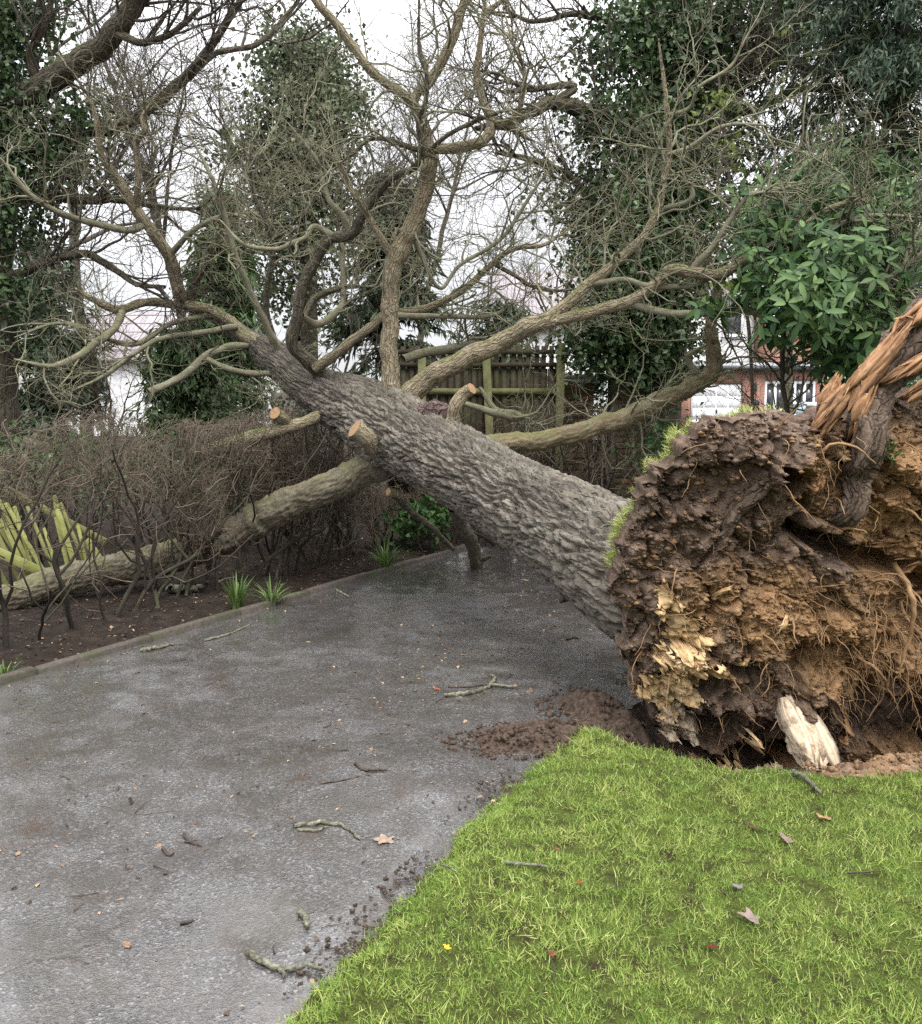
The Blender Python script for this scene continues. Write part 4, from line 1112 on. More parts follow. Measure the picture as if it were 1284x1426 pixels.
ivy_tree('large ivy-smothered tree towering behind the spreading mossy limbs',
    [(915, 720, d, 34), (918, 520, d, 32), (925, 300, d, 31), (935, 120, d, 29), (940, -120, d, 24)],
    [[(930, 175, d, 19), (880, 172, 11.2, 14), (830, 160, 11, 12), (773, 143, 10.8, 9), (740, 155, 10.7, 8), (715, 168, 10.6, 7), (690, 176, 10.5, 5), (660, 180, 10.4, 3)],
     [(773, 143, 10.8, 6), (800, 120, 10.8, 5), (740, 125, 10.7, 4), (700, 128, 10.7, 2.5)],
     [(930, 200, d, 16), (975, 150, 11.2, 13), (1015, 105, 11, 12), (1058, 83, 10.9, 12), (1102, 54, 10.8, 11), (1123, 25, 10.7, 10), (1140, -30, 10.6, 8)],
     [(1058, 83, 10.9, 7), (1109, 87, 10.8, 6), (1163, 126, 10.7, 5), (1200, 160, 10.7, 3.5), (1230, 165, 10.6, 2)],
     [(1123, 25, 10.7, 6), (1150, 40, 10.7, 5), (1160, 70, 10.6, 4)],
     [(935, 230, d, 9), (1000, 170, 11.2, 6), (1060, 150, 11, 5), (1110, 125, 10.9, 4), (1165, 128, 10.8, 3)],
     [(920, 330, d, 8), (850, 330, 11.2, 5), (800, 250, 11, 4), (745, 225, 10.8, 4), (690, 212, 10.7, 3)],
     [(930, 60, d, 9), (850, 30, 11.2, 6), (800, 20, 11, 4), (740, 30, 10.9, 3), (700, 10, 10.8, 2)],
     [(930, 260, d, 8), (985, 290, 11.2, 5), (1040, 265, 11, 3.5), (1080, 230, 10.9, 2.5)]],
    [(935, 40, d, 65, 75, .8, 110), (960, 110, d, 75, 60, .8, 90), (1040, 40, 11.2, 70, 50, .6, 55), (1090, 15, 11, 50, 35, .5, 30), (860, 60, 11.3, 50, 45, .5, 32), (900, 180, d, 55, 50, .7, 55), (960, 170, d, 40, 40, .6, 35),
     (880, 270, d - .2, 75, 60, .8, 90), (930, 330, d - .3, 85, 65, .8, 100), (870, 380, d - .3, 75, 70, .8, 95), (925, 415, d - .3, 50, 66, .7, 56), (880, 470, d - .2, 60, 45, .6, 60), (825, 470, d - .3, 45, 45, .4, 30), (915, 500, d - .5, 45, 45, .4, 40), (840, 510, d + .4, 40, 26, .3, 16), (920, 250, d - .6, 50, 90, .3, 60), (925, 400, d - .6, 50, 90, .3, 60), (800, 270, d, 35, 40, .4, 12), (830, 330, d, 40, 60, .5, 24), (830, 165, 11, 42, 14, .2, 22), (1010, 200, 11.2, 40, 25, .4, 16)],
    .07, 43, counts=(100, 800, 3400), per=44)
# sprigs of limey leaves hanging at the ivy tree's fringe
d = 10.2
def sprig_shrub():
    rng = np.random.default_rng(50)
    t = thing('pale_leaved_sapling', 'thin sapling with sparse lime green leaves against the ivy tree', 'tree')
    place_limbs(t, rng, [[(1048, 700, d, 3), (1046, 500, d, 2.5), (1025, 330, d, 2.5), (1005, 160, d, 2), (1000, 90, d, 1.5)]], M['far_twig'], 7, 'trunk')
    Pt, R = place_limbs(t, rng, [[(1022, 340, d, 3), (1060, 280, d, 2.5), (1100, 220, d, 2), (1130, 190, d, 1.2)], [(1012, 230, d, 3), (980, 190, d, 2), (985, 140, d, 1.5)], [(1020, 320, d, 3), (1000, 260, d, 2), (1010, 215, d, 1.5)]], M['far_twig'], 6)
    b = Bag(); crown(rng, b, Pt, R, [(40, (.3, .7), 6, 4, .25, .02, .006, .003), (200, (.15, .4), 5, 3, .3, 0, .003, .002)]); b.build('twigs', M['far_twig'], t, kind='stuff')
    b = Bag(); foliage_blobs(rng, b, [(1000, 145, d, 30, 14, .3, 9), (1010, 218, d, 28, 12, .3, 8), (1105, 130, d, 30, 20, .3, 6), (1130, 60, d, 40, 30, .4, 10), (1050, 300, d, 40, 20, .3, 7), (1010, 400, d, 50, 16, .3, 10)], .09, .5, .12, 9); b.build('leaves', M['lime_leaf'], t, smooth=False, kind='stuff')
sprig_shrub()

def conifer(label, px, d, py_top, half_px, seed, mat, n_br=90, spray=.16, py_bot=620, dens=26, droop=-.15, asp=.22, topw=.15):
    rng = np.random.default_rng(seed)
    t = thing('conifer', label, 'tree')
    top = P(px, py_top, d); z0 = float(rise(d)); base = np.array([top[0], top[1], z0 - .1])
    m = 12; q = base + (top - base) * np.linspace(0, 1, m)[:, None]; r = np.linspace(.16, .015, m)
    V, F, bk = tubes(q[None], r[None], 10, seed); mk('trunk', V, F, M['standing_bark'], t, attrs={'bk': bk})
    H = top[2] - base[2]; hw = half_px * d / F_PX
    f = rng.random(n_br) ** .8 * .97
    zb = max(.3, (P(px, py_bot, d)[2] - base[2])) / H
    f = zb + (1 - zb) * f
    S = base + (top - base) * f[:, None]
    a = rng.random(n_br) * 6.283
    L = hw * (topw + (1 - topw) * (1 - (f - zb) / (1 - zb)) ** .7) * rng.uniform(.7, 1.2, n_br)
    D = np.c_[np.cos(a), np.sin(a), np.full(n_br, .35)]
    bp, br = grow(rng, S, D, L, np.full(n_br, .022), np.full(n_br, .004), 8, .08, droop)
    b = Bag(); b.tube(bp, br, 5, seed); b.build('branches', M['standing_bark'], t, kind='stuff')
    n = n_br * dens
    S, D2, _ = offshoots(rng, bp, br, n, .1, 1, (.3, 1.0), (0, 0, -.2))
    b = Bag()
    for k in range(3):
        C = S + rng.normal(size=(n, 3)) * .07 + D2 * .05
        s = spray * rng.uniform(.6, 1.4, n)
        V, F = leaves(rng, C, D2 + rng.normal(size=(n, 3)) * .45 + np.array([0, 0, -.3]), rng.normal(size=(n, 3)) * .7 + np.array([0, 0, .8]), s, s * asp, .1)
        b.add(V, F, tint=np.repeat(np.clip(.5 + .25 * rng.normal(size=n), 0, 1), 4))
    b.build('foliage', M[mat], t, smooth=False, kind='stuff')
conifer('fresh green conifer standing left of the ivy column', 305, 12.5, 262, 75, 61, 'conifer', 120, .17, 600, 30)
conifer('dark feathery conifer behind the upright fallen limb', 545, 16, 225, 110, 62, 'dark_conifer', 110, .22, 560, 26)
conifer('dark green yew behind the slatted fence', 690, 15.5, 425, 95, 63, 'dark_conifer', 90, .18, 600, 26, topw=.5)
conifer('blue-green conifer overhanging the top corner above the glossy bush', 1275, 9.5, -260, 190, 64, 'blue_conifer', 120, .11, 130, 62, -.18, .2)
conifer('greyish dense yew standing behind the glossy-leaved bush', 1240, 9.4, 40, 110, 65, 'dark_conifer', 100, .14, 520, 24, .02, .2, .5)
conifer('shadowed green conifer low behind the fallen crown', 255, 11.2, 455, 85, 66, 'conifer', 80, .15, 640, 26, topw=.4)
conifer('dark conifer glimpsed left of the reddish bush behind the hedge', 60, 14, 330, 80, 67, 'dark_conifer', 90, .18, 600, 26, topw=.4)

# glossy rhododendron bush: leaf whorls on stems
def leaf_mesh(L=.115, Wd=.040):
    n = 4; V = []; F = []
    for i in range(n):
        t = i / (n - 1); w = Wd * .5 * math.sin(math.pi * min(1, t * .93 + .05)) ** .75
        z = -.10 * L * t * t * 2
        V += [(-w, t * L, z + w * .22), (0, t * L, z), (w, t * L, z + w * .22)]
    for i in range(n - 1):
        a = i * 3; F += [(a, a + 1, a + 4, a + 3), (a + 1, a + 2, a + 5, a + 4)]
    return np.array(V), np.array(F)
def rhodo():
    rng = np.random.default_rng(71)
    t = thing('rhododendron_bush', 'large glossy-leaved evergreen bush behind the torn upturned root', 'bush')
    d = 7.2
    limbs = [[(1105, 800, d, 4), (1098, 600, d, 3.5), (1090, 530, d, 3), (1092, 440, d, 3), (1100, 340, d, 2)], [(1150, 800, d, 6), (1165, 560, d, 5), (1172, 420, d, 4), (1160, 310, d, 3)],
             [(1180, 800, d, 8), (1220, 600, d, 7), (1240, 450, d, 5), (1225, 330, d, 3)], [(1225, 600, d, 4), (1200, 540, d, 3), (1190, 500, d, 2.5)], [(1170, 420, d, 4), (1120, 400, d, 3), (1080, 400, d, 2)]]
    Pt, R = place_limbs(t, rng, limbs, M['hedge_stem'], 7, 'stem')
    b = Bag(); crown(rng, b, Pt, R, [(60, (.3, .8), 7, 4, .2, .05, .012, .005), (180, (.2, .4), 5, 4, .2, .05, .006, .003)]); b.build('twigs', M['dark_bark'], t, kind='stuff')
    blobs = [(1115, 430, d - .5, 60, 50, .5, 62), (1160, 380, d - .3, 70, 65, .6, 66), (1200, 460, d - .3, 70, 60, .5, 60), (1095, 345, d, 50, 45, .5, 34), (1180, 310, d + .2, 60, 50, .5, 44), (1190, 520, d - .2, 40, 30, .4, 20), (1230, 540, d - .2, 55, 50, .4, 40), (1010, 425, d + .2, 45, 14, .3, 10), (1065, 385, d, 38, 40, .4, 24), (1070, 300, d + .4, 50, 40, .4, 20), (1262, 300, d + .2, 40, 60, .4, 26), (1275, 470, d, 30, 60, .4, 22), (1130, 260, d + .5, 50, 35, .4, 18), (1250, 380, d, 40, 60, .5, 30)]
    LV, LF = leaf_mesh(); me = make_mesh('leaf', LV, LF); me.materials.append(M['rhodo_leaf'])
    mats = []
    for bx, by, dd, rx, ry, rz, nc in blobs:
        c = P(bx, by, dd); nc = int(nc * 1.7)
        u = nrm(rng.normal(size=(nc, 3))) * (rng.random((nc, 1)) ** .5)
        cc = c + u * np.array([1.22 * rx * dd / F_PX, rz, 1.12 * ry * dd / F_PX])
        for k in range(nc):
            ax = nrm(u[k] * .7 + np.array([0, -.35, .5]) + rng.normal(size=3) * .35)
            e1 = nrm(np.cross(ax, rng.normal(size=3))); e2 = np.cross(ax, e1)
            nl = rng.integers(6, 10)
            for j in range(nl):
                if rng.random() < .28: continue
                an = 6.283 * j / nl + rng.normal() * .15; out = e1 * math.cos(an) + e2 * math.sin(an)
                dr = nrm(out + ax * rng.uniform(-.6, .7) + np.array([0, 0, -.2 * rng.random()])); nn = nrm(ax - dr * (ax @ dr)); sd = np.cross(dr, nn)
                s = rng.uniform(.55, 1.25)
                mats.append((cc[k][1], np.column_stack([sd * s, dr * s, nn * s]), cc[k] + out * .012))
    mats.sort(key=lambda m_: m_[0])
    for y, R3, c in mats[:300]:
        o = link('leaf', me, None, t)
        o.matrix_local = Matrix([[*R3[0], c[0]], [*R3[1], c[1]], [*R3[2], c[2]], [0, 0, 0, 1]])
    A = np.array([m_[1] for m_ in mats[300:]]); C = np.array([m_[2] for m_ in mats[300:]])
    V = np.einsum('nij,kj->nki', A, LV) + C[:, None, :]
    F = (np.arange(len(A))[:, None, None] * len(LV) + LF[None]).reshape(-1, 4)
    mk('foliage', V.reshape(-1, 3), F, M['rhodo'], t, attrs={'tint': np.repeat(rng.random(len(A)), len(LV))}, kind='stuff')
rhodo()
LAUREL = True
def bush(label, blobs, seed, mat='ivy', size=.07, per=24, clump=.14, asp=.7, from_px=-999):
    rng = np.random.default_rng(seed); t = thing('evergreen_bush', label, 'bush')
    b = Bag(); 
    for bx, by, dd, rx, ry, rz, nc in blobs:
        c = P(bx, by, dd); g = np.array([c[0], c[1], float(rise(dd))])
        if bx < from_px: continue
        n = 6; S = g + rng.normal(size=(n, 3)) * np.array([.08, .08, 0]); D = (c - g) + rng.normal(size=(n, 3)) * .25
        q, r = grow(rng, S, D, np.full(n, np.linalg.norm(c - g) * 1.1), np.full(n, .014), np.full(n, .004), 7, .12, .02); b.tube(q, r, 5)
    b.build('stems', M['hedge_stem'], t, kind='stuff')
    b = Bag(); foliage_blobs(rng, b, blobs, size, asp, clump, per); b.build('foliage', M[mat], t, smooth=False, kind='stuff')
bush('broad bright green laurel filling the space behind the glossy bush', [(1080, 330, 8.6, 60, 70, .5, 60), (1150, 270, 8.8, 80, 70, .6, 80), (1230, 330, 8.4, 70, 90, .6, 80), (1245, 460, 8.2, 60, 70, .5, 60), (1170, 460, 8.6, 60, 50, .5, 36)], 88, 'rhodo', .12, 22, .17, .38, 1200)
bush('low dark evergreen bush between the brick pier and garage door', [(938, 630, 9.6, 36, 38, .4, 30)], 81, 'rhodo')
bush('dark holly filling the gap between the two brick piers', [(842, 560, 12.4, 40, 50, .3, 36), (760, 540, 12.6, 60, 40, .3, 30)], 87, 'ivy', .06)
bush('dark laurel growing in the shade under the fallen trunk', [(598, 722, 10.2, 18, 18, .25, 9), (565, 728, 10.4, 18, 16, .25, 7)], 82, 'rhodo', .09)
bush('dark bramble thicket behind the bare hedge near the edge tree', [(40, 640, 9.2, 70, 50, .5, 40), (120, 660, 9.4, 60, 45, .5, 34)], 84, 'ivy', .06)
bush('dark evergreen undergrowth behind the middle of the bare hedge', [(215, 640, 9.9, 70, 60, .5, 46), (300, 660, 10.0, 60, 50, .5, 36)], 85, 'ivy', .06)
bush('dark evergreen undergrowth behind the heavy thrown-down limb', [(400, 660, 10.4, 60, 60, .5, 44), (480, 690, 10.8, 50, 50, .5, 36)], 86, 'ivy', .06)
bush('small-leaved evergreen bush behind the sawn stub of the fallen tree', [(440, 575, 10.4, 60, 30, .4, 30), (330, 560, 10.6, 60, 40, .4, 30)], 83, 'mid_ivy', .05)

# ------------------------------------------------------------------ bare hedge along the bed and the crushed fence behind it
HQ = KERB_Q - 0.80
def hfun(t):       # clipped top, crushed where the big limb came down
    return 1.0 - 0.62 * float(sstep(0.55, 0.66, np.array(t))) + 0.05 * math.sin(t * 31) + 0.22 * float(sstep(0.74, 0.9, np.array(t)))
LIMB_GAP = np.array([P(*a) for a in ((500, 655, 8.0), (470, 668, 8.0), (440, 680, 7.9), (410, 690, 7.9), (380, 702, 7.9), (350, 720, 7.9), (470, 640, 8.2), (430, 655, 8.2))])
h0 = xy(np.array(2.6), np.array(HQ)); h1 = xy(np.array(11.8), np.array(HQ))
twig_hedge('bare_hedge', 'brown leafless clipped hedge along the soil bed', (h0, h1), 1.60, 0.62, 66,
    [(1200, (.3, .6), 6, 4, .34, .03, .007, .003), (6500, (.15, .36), 3, 3, .42, .03, .0040, .0018), (21000, (.06, .20), 3, 3, .5, .03, .0028, .0014)], 22, M['hedge_twig'], M['hedge_stem'], .0115, hfun, thin_base=True, gap=LIMB_GAP)

def broken_fence():
    f = thing('broken_fence', 'crushed fence panel of green algae-stained slats splayed behind the bare hedge', 'fence')
    rr = random.Random(5)
    spec = [ # (x0,y0)-(x1,y1) pixel ends of each slat, depth, width
        ((-40, 722), (22, 838), 7.75, .07), ((-12, 728), (40, 832), 7.7, .07), ((2, 722), (50, 828), 7.66, .06), ((-30, 690), (52, 812), 7.8, .08),
        ((-5, 690), (60, 826), 7.72, .06), ((8, 700), (75, 822), 7.68, .06), ((20, 705), (48, 800), 7.74, .055), ((38, 705), (82, 812), 7.8, .05),
        ((74, 690), (112, 812), 7.7, .075), ((62, 735), (84, 808), 7.8, .06), ((78, 720), (100, 812), 7.76, .06), ((84, 700), (120, 790), 7.85, .05),
        ((108, 730), (122, 790), 7.8, .05), ((120, 752), (152, 800), 7.75, .12), ((-60, 700), (6, 830), 7.8, .07), ((-80, 720), (-10, 840), 7.82, .07)]
    for (a, b_, d, w) in spec:
        p0, p1 = P(a[0], a[1], d + .12), P(b_[0], b_[1], d - .12)
        ln = np.linalg.norm(p1 - p0); ax = nrm(p1 - p0)
        nn = nrm(np.array([.15 + rr.uniform(-.3, .3), -1, .25])); sd = nrm(np.cross(ax, nn)); nn = np.cross(sd, ax)
        box('slat', (p0 + p1) / 2, (w * .62, .016, ln), M['algae_wood'], f, ax=np.array([sd, nn, ax]), bevel=.003)
    for (a, b_, d, w) in (((-70, 738), (78, 806), 7.58, .085), ((-30, 660), (150, 756), 7.95, .06)):
        p0, p1 = P(a[0], a[1], d + .05), P(b_[0], b_[1], d - .05); ax = nrm(p1 - p0); nn = nrm(np.array([.1, -1, .2])); sd = nrm(np.cross(ax, nn)); nn = np.cross(sd, ax)
        box('rail', (p0 + p1) / 2, (w, .04, np.linalg.norm(p1 - p0)), M['algae_wood'], f, ax=np.array([sd, nn, ax]), bevel=.004)
broken_fence()

# ------------------------------------------------------------------ the fallen oak
oak = thing('fallen_oak_tree', 'uprooted oak fallen across the road with its root plate torn up', 'tree')
rng = np.random.default_rng(101)
TR = [(1010, 862, 4.45, .30), (940, 830, 4.70, .345), (905, 810, 4.85, .36), (870, 788, 5.05, .355), (835, 765, 5.27, .335), (800, 744, 5.5, .318), (750, 716, 5.95, .304), (700, 687, 6.4, .293), (620, 640, 7.3, .308), (570, 611, 7.85, .335), (535, 592, 8.2, .345), (490, 567, 8.7, .30),
      (462, 553, 9.0, .25), (440, 541, 9.2, .225), (405, 516, 9.6, .20), (375, 493, 10.0, .17), (345, 473, 10.4, .12), (300, 440, 10.9, .085), (256, 424, 11.3, .06)]
tq = resample(np.array([list(P(x, y, d)) + [r] for x, y, d, r in TR]), 640)
# even spacing along the axis
sl = np.r_[0, np.cumsum(np.linalg.norm(np.diff(tq[:, :3], axis=0), axis=1))]
TN = 680
se = np.r_[np.linspace(0, 5.6, 600, endpoint=False), np.linspace(5.6, sl[-1], 80)]
tq = np.stack([np.interp(se, sl, tq[:, k]) for k in range(4)], 1)
NA = 250
V, Ft, bk = tubes(tq[None, :, :3], tq[None, :, 3], NA, cap=True)
Vn = V[:-1].reshape(TN, NA, 3); cen = tq[:, None, :3]
rad = nrm(Vn - cen); th = np.linspace(0, 2 * np.pi, NA, endpoint=False)
R0 = 0.33
cyl = np.stack([np.broadcast_to(np.cos(th) * R0, (TN, NA)), np.broadcast_to(np.sin(th) * R0, (TN, NA)), np.broadcast_to(se[:, None], (TN, NA))], -1)
warp = np.stack([noise3(cyl * np.array([5, 5, 3]) + k * 13.7) for k in range(3)], -1)
c2 = cyl + warp * np.array([.045, .045, .07])
n1 = noise3(c2 * np.array([1, 1, .145]) / .050 + 3.1); n2 = noise3(c2 * np.array([1, 1, .18]) / .030 + 11.7)
f1, f2, cid = worley(c2 * np.array([1, 1, .2]) / .07)
g1, g2, gid = worley((c2 + .4) * np.array([1, 1, .22]) / .030)
plate = np.clip(np.abs(n1) / .30, 0, 1) ** .7 * (.5 + .5 * np.clip(np.abs(n2) / .2, 0, 1) ** .8)
ridge = .046 * plate + .006 * sstep(.01, .35, g2 - g1) + .008 * fbm(cyl * np.array([30, 30, 18]), 3)
lump = .014 * fbm(cyl * np.array([3.2, 3.2, 1.6]), 3)
taper = np.clip(tq[:, 3] / .30, .25, 1.0)[:, None]
flare = .04 * sstep(1.15, 0.3, se)[:, None] * (np.sin(th * 4 + 1.0) * .5 + .5)[None]
Vn = Vn + rad * ((ridge - .030) * taper + lump * taper + flare)[..., None]
V = np.concatenate([Vn.reshape(-1, 3), V[-1:]])
bkc = np.concatenate([cyl.reshape(-1, 3), [[0, 0, se[-1]]]])
flake = np.r_[(.7 * CELL[cid & 255, 1] + .3 * CELL[gid & 255, 2]).ravel(), .5]
trunk = mk('trunk', V, Ft, M['oak_bark'], oak, attrs={'bk': bkc, 'flake': flake})

def limb_obj(pts, mat, name='limb', sides=12, m=44, wob=.25, cap=True, rough=0.0, parent=oak, label=None, cell=.034):
    q, r = limb_px(pts, m, wob, rng)
    if rough:
        ln = np.linalg.norm(np.diff(q, axis=0), axis=1).sum()
        m2 = int(min(270, ln / .015)); sides = int(np.clip(2 * np.pi * r.max() / .013, 20, 68))
        sl_ = np.r_[0, np.cumsum(np.linalg.norm(np.diff(q, axis=0), axis=1))]; e_ = np.linspace(0, sl_[-1], m2)
        q = np.stack([np.interp(e_, sl_, q[:, k]) for k in range(3)], 1); r = np.interp(e_, sl_, r); m = m2
    V, F, bk = tubes(q[None], r[None], sides, seed=int(abs(pts[0][0] * 7 + pts[-1][1])), cap=cap)
    if rough:
        n = m * sides; body = V[:n]; ce = np.repeat(q, sides, 0); nr = nrm(body - ce); bb = bk[:n]
        wb = bb + .02 * np.stack([noise3(bb * np.array([14, 14, 6]) + 5 * k) for k in range(3)], -1)
        n1_ = np.abs(noise3(wb * np.array([1, 1, .17]) / (cell * .8))); n2_ = np.abs(noise3(wb * np.array([1, 1, .22]) / (cell * .5) + 7))
        V[:n] = body + nr * (rough * (np.clip(n1_ / .34, 0, 1) ** .6 * (.55 + .45 * np.clip(n2_ / .25, 0, 1) ** .7) * 1.25 - .7) + rough * .5 * fbm(bb * np.array([6, 6, 2.0]), 3) + rough * .35 * fbm(bb * 60, 2))[:, None]
    o = mk(name, V, F, M[mat], parent, attrs={'bk': bk})
    if label: o['label'] = label
    return q, r
limbs = []
def L_(pts, mat='limb_bark', tw=True, fat=.88, **k):
    nn_ = len(pts); tp = [1.0] * (nn_ - 1) + [.38 if tw else 1.0]
    q, r = limb_obj([(x, y, d, w_ * fat * f_) for (x, y, d, w_), f_ in zip(pts, tp)], mat, **k)
    if tw: limbs.append((resample(np.c_[q, r][np.linspace(0, len(q) - 1, 36).astype(int)], 36)))
# upright limb and its forks
L_([(552, 585, 8.3, 20), (546, 555, 8.25, 16), (543, 500, 8.2, 13.5), (543, 430, 8.15, 12.5), (547, 372, 8.1, 13.5), (572, 318, 8.05, 13.5), (593, 262, 8.0, 11.5), (600, 225, 7.95, 11), (597, 203, 7.9, 9)], sides=18, m=80, rough=.007, cell=.028, label='upright brown limb rising from the fallen trunk')
L_([(600, 216, 7.95, 10), (587, 172, 7.9, 8), (572, 140, 7.85, 7.5), (518, 100, 7.75, 7), (479, 47, 7.65, 6.5), (439, 0, 7.55, 6), (400, -50, 7.5, 5)])
L_([(574, 148, 7.85, 7), (582, 128, 7.85, 7.5), (600, 111, 7.8, 8), (629, 57, 7.75, 7.5), (647, 0, 7.7, 6.5), (660, -60, 7.6, 5)])
L_([(597, 210, 7.9, 8), (625, 206, 7.9, 8.5), (655, 203, 7.9, 8.5), (676, 193, 7.9, 8), (684, 172, 7.9, 7.5), (672, 140, 7.9, 6), (664, 107, 7.9, 5), (670, 50, 7.85, 4.5), (676, -10, 7.8, 4)])
L_([(684, 174, 7.9, 6), (715, 180, 7.9, 5), (730, 190, 7.9, 3.5), (746, 197, 7.9, 1.5)], 'dark_bark')
L_([(684, 172, 7.9, 5), (712, 168, 7.8, 5), (726, 140, 7.7, 4), (730, 100, 7.7, 3), (715, 60, 7.6, 2.5), (700, 10, 7.6, 2)])
L_([(672, 20, 7.85, 4), (690, 8, 7.85, 4), (720, -15, 7.8, 3)])
# dark forked limb in front of the ivy column
L_([(452, 530, 9.0, 13), (426, 498, 8.8, 11), (407, 480, 8.7, 10), (413, 445, 8.6, 9), (420, 403, 8.55, 9), (437, 366, 8.5, 9), (458, 334, 8.45, 8.5), (490, 326, 8.4, 8.5), (506, 297, 8.3, 7), (543, 251, 8.1, 5.5), (579, 233, 7.8, 4.5), (588, 215, 7.7, 4), (582, 172, 7.6, 3.5), (593, 143, 7.55, 3.5), (594, 104, 7.5, 3.2), (584, 72, 7.5, 3), (583, 0, 7.4, 2.5)], 'dark_bark', m=80, label='dark crooked limb climbing across the ivy column')
L_([(440, 512, 8.8, 9), (458, 501, 8.7, 8), (487, 477, 8.6, 7), (519, 453, 8.55, 6.5), (540, 437, 8.6, 6), (590, 430, 8.7, 5.8), (640, 407, 8.7, 5.5), (679, 373, 8.7, 4.5), (712, 348, 8.7, 4), (760, 340, 8.7, 3), (800, 310, 8.7, 2)])
L_([(690, 368, 8.7, 3.5), (722, 387, 8.7, 3.2), (740, 398, 8.7, 3), (776, 405, 8.7, 2.5), (820, 400, 8.7, 1.6)], 'dark_bark')
L_([(490, 326, 8.4, 6), (476, 300, 8.35, 5), (458, 278, 8.3, 4), (446, 240, 8.3, 3.5), (436, 215, 8.2, 3), (400, 170, 8.2, 2)], 'twig')
L_([(466, 330, 8.42, 5), (439, 316, 8.4, 4.5), (426, 331, 8.35, 4), (408, 338, 8.3, 4), (384, 347, 8.3, 3.5), (340, 340, 8.2, 3), (310, 310, 8.2, 2)], 'twig')
L_([(545, 355, 8.1, 7), (524, 321, 8.05, 5), (514, 302, 8.0, 4.5), (492, 268, 7.95, 4), (470, 225, 7.9, 3), (440, 200, 7.8, 2)])
L_([(611, 222, 7.7, 2), (579, 208, 7.7, 4), (554, 199, 7.7, 4), (518, 193, 7.7, 3), (490, 215, 7.6, 2.5), (470, 230, 7.6, 1.5)], 'dark_bark')
L_([(590, 218, 7.8, 4), (620, 190, 7.7, 3.5), (660, 170, 7.7, 3), (700, 155, 7.6, 2.5), (745, 150, 7.6, 2)], 'dark_bark')
L_([(413, 470, 8.7, 7), (425, 440, 8.9, 5), (440, 415, 9.0, 5), (480, 400, 9.0, 4.5), (520, 400, 9.0, 3.5)], 'dark_bark')
L_([(420, 440, 8.6, 5), (440, 452, 8.8, 6), (462, 440, 8.9, 6), (478, 418, 9.0, 5), (476, 350, 9.0, 4), (475, 320, 9.0, 3)], 'twig')
# spreading limb to the side of the root plate
L_([(556, 566, 8.25, 20), (590, 532, 8.2, 16.5), (640, 503, 8.1, 15), (699, 475, 8.0, 14), (739, 455, 7.9, 13), (779, 432, 7.85, 10), (826, 391, 7.8, 8), (874, 352, 7.75, 7), (906, 315, 7.7, 6.5), (918, 285, 7.7, 5.5), (925, 246, 7.7, 5), (932, 202, 7.65, 4), (928, 145, 7.6, 3.5), (917, 54, 7.5, 2)], sides=16, m=90, rough=.007, label='long mossy limb sweeping up in front of the big ivy tree')
L_([(735, 458, 7.92, 10), (775, 446, 7.85, 9), (811, 438, 7.8, 9), (878, 419, 7.7, 9), (910, 399, 7.65, 9.5), (934, 377, 7.6, 9), (965, 379, 7.55, 9), (1001, 382, 7.5, 8.5), (1053, 355, 7.4, 7.5), (1104, 328, 7.3, 6.5), (1145, 296, 7.2, 5), (1188, 278, 7.1, 4), (1215, 262, 7.0, 2)], m=70, rough=.005)
L_([(960, 378, 7.55, 6), (993, 343, 7.5, 5), (1037, 278, 7.4, 4), (1073, 267, 7.3, 3.5), (1134, 253, 7.2, 2.5)], 'twig')
L_([(1112, 326, 7.28, 5), (1145, 325, 7.2, 4), (1174, 311, 7.1, 4), (1217, 300, 7.0, 3.5), (1284, 303, 6.9, 3)], 'twig')
L_([(870, 421, 7.72, 6), (939, 437, 7.6, 6), (1015, 432, 7.45, 6), (1051, 434, 7.4, 5.5), (1084, 446, 7.3, 5), (1123, 419, 7.2, 5), (1174, 394, 7.1, 5), (1203, 397, 7.0, 4.5), (1239, 387, 6.9, 4.5), (1284, 354, 6.8, 4), (1330, 330, 6.7, 3)], 'twig', m=60)
L_([(826, 395, 7.8, 5), (870, 390, 7.7, 4.5), (900, 398, 7.65, 4.5), (960, 398, 7.6, 4), (1000, 385, 7.55, 3)], 'twig')
L_([(925, 290, 7.7, 4), (960, 280, 7.6, 4), (962, 262, 7.6, 3.5), (940, 240, 7.6, 3)], 'twig')
L_([(930, 215, 7.65, 3.5), (960, 205, 7.6, 3), (1010, 175, 7.5, 3), (1080, 175, 7.4, 2)], 'twig')
L_([(930, 160, 7.6, 3), (960, 150, 7.6, 2.5), (975, 120, 7.5, 2.5), (1020, 90, 7.5, 2), (1040, 40, 7.4, 1.5)], 'twig')
# low mossy limb from behind the trunk
L_([(615, 640, 7.9, 13), (650, 625, 7.9, 13), (691, 618, 7.9, 13), (779, 609, 7.95, 13), (866, 582, 8.0, 13), (930, 554, 8.05, 12), (977, 532, 8.1, 12), (994, 513, 8.1, 11.5), (992, 487, 8.1, 9.5), (989, 451, 8.1, 8), (1000, 410, 8.1, 5), (985, 360, 8.1, 3)], 'rough_limb_bark', sides=18, m=90, rough=.014, fat=.95, label='low moss-topped limb reaching out towards the garage door')
L_([(975, 530, 8.1, 6), (958, 500, 8.05, 5), (965, 490, 8.0, 3.5), (985, 480, 8.0, 2.5)], 'twig')
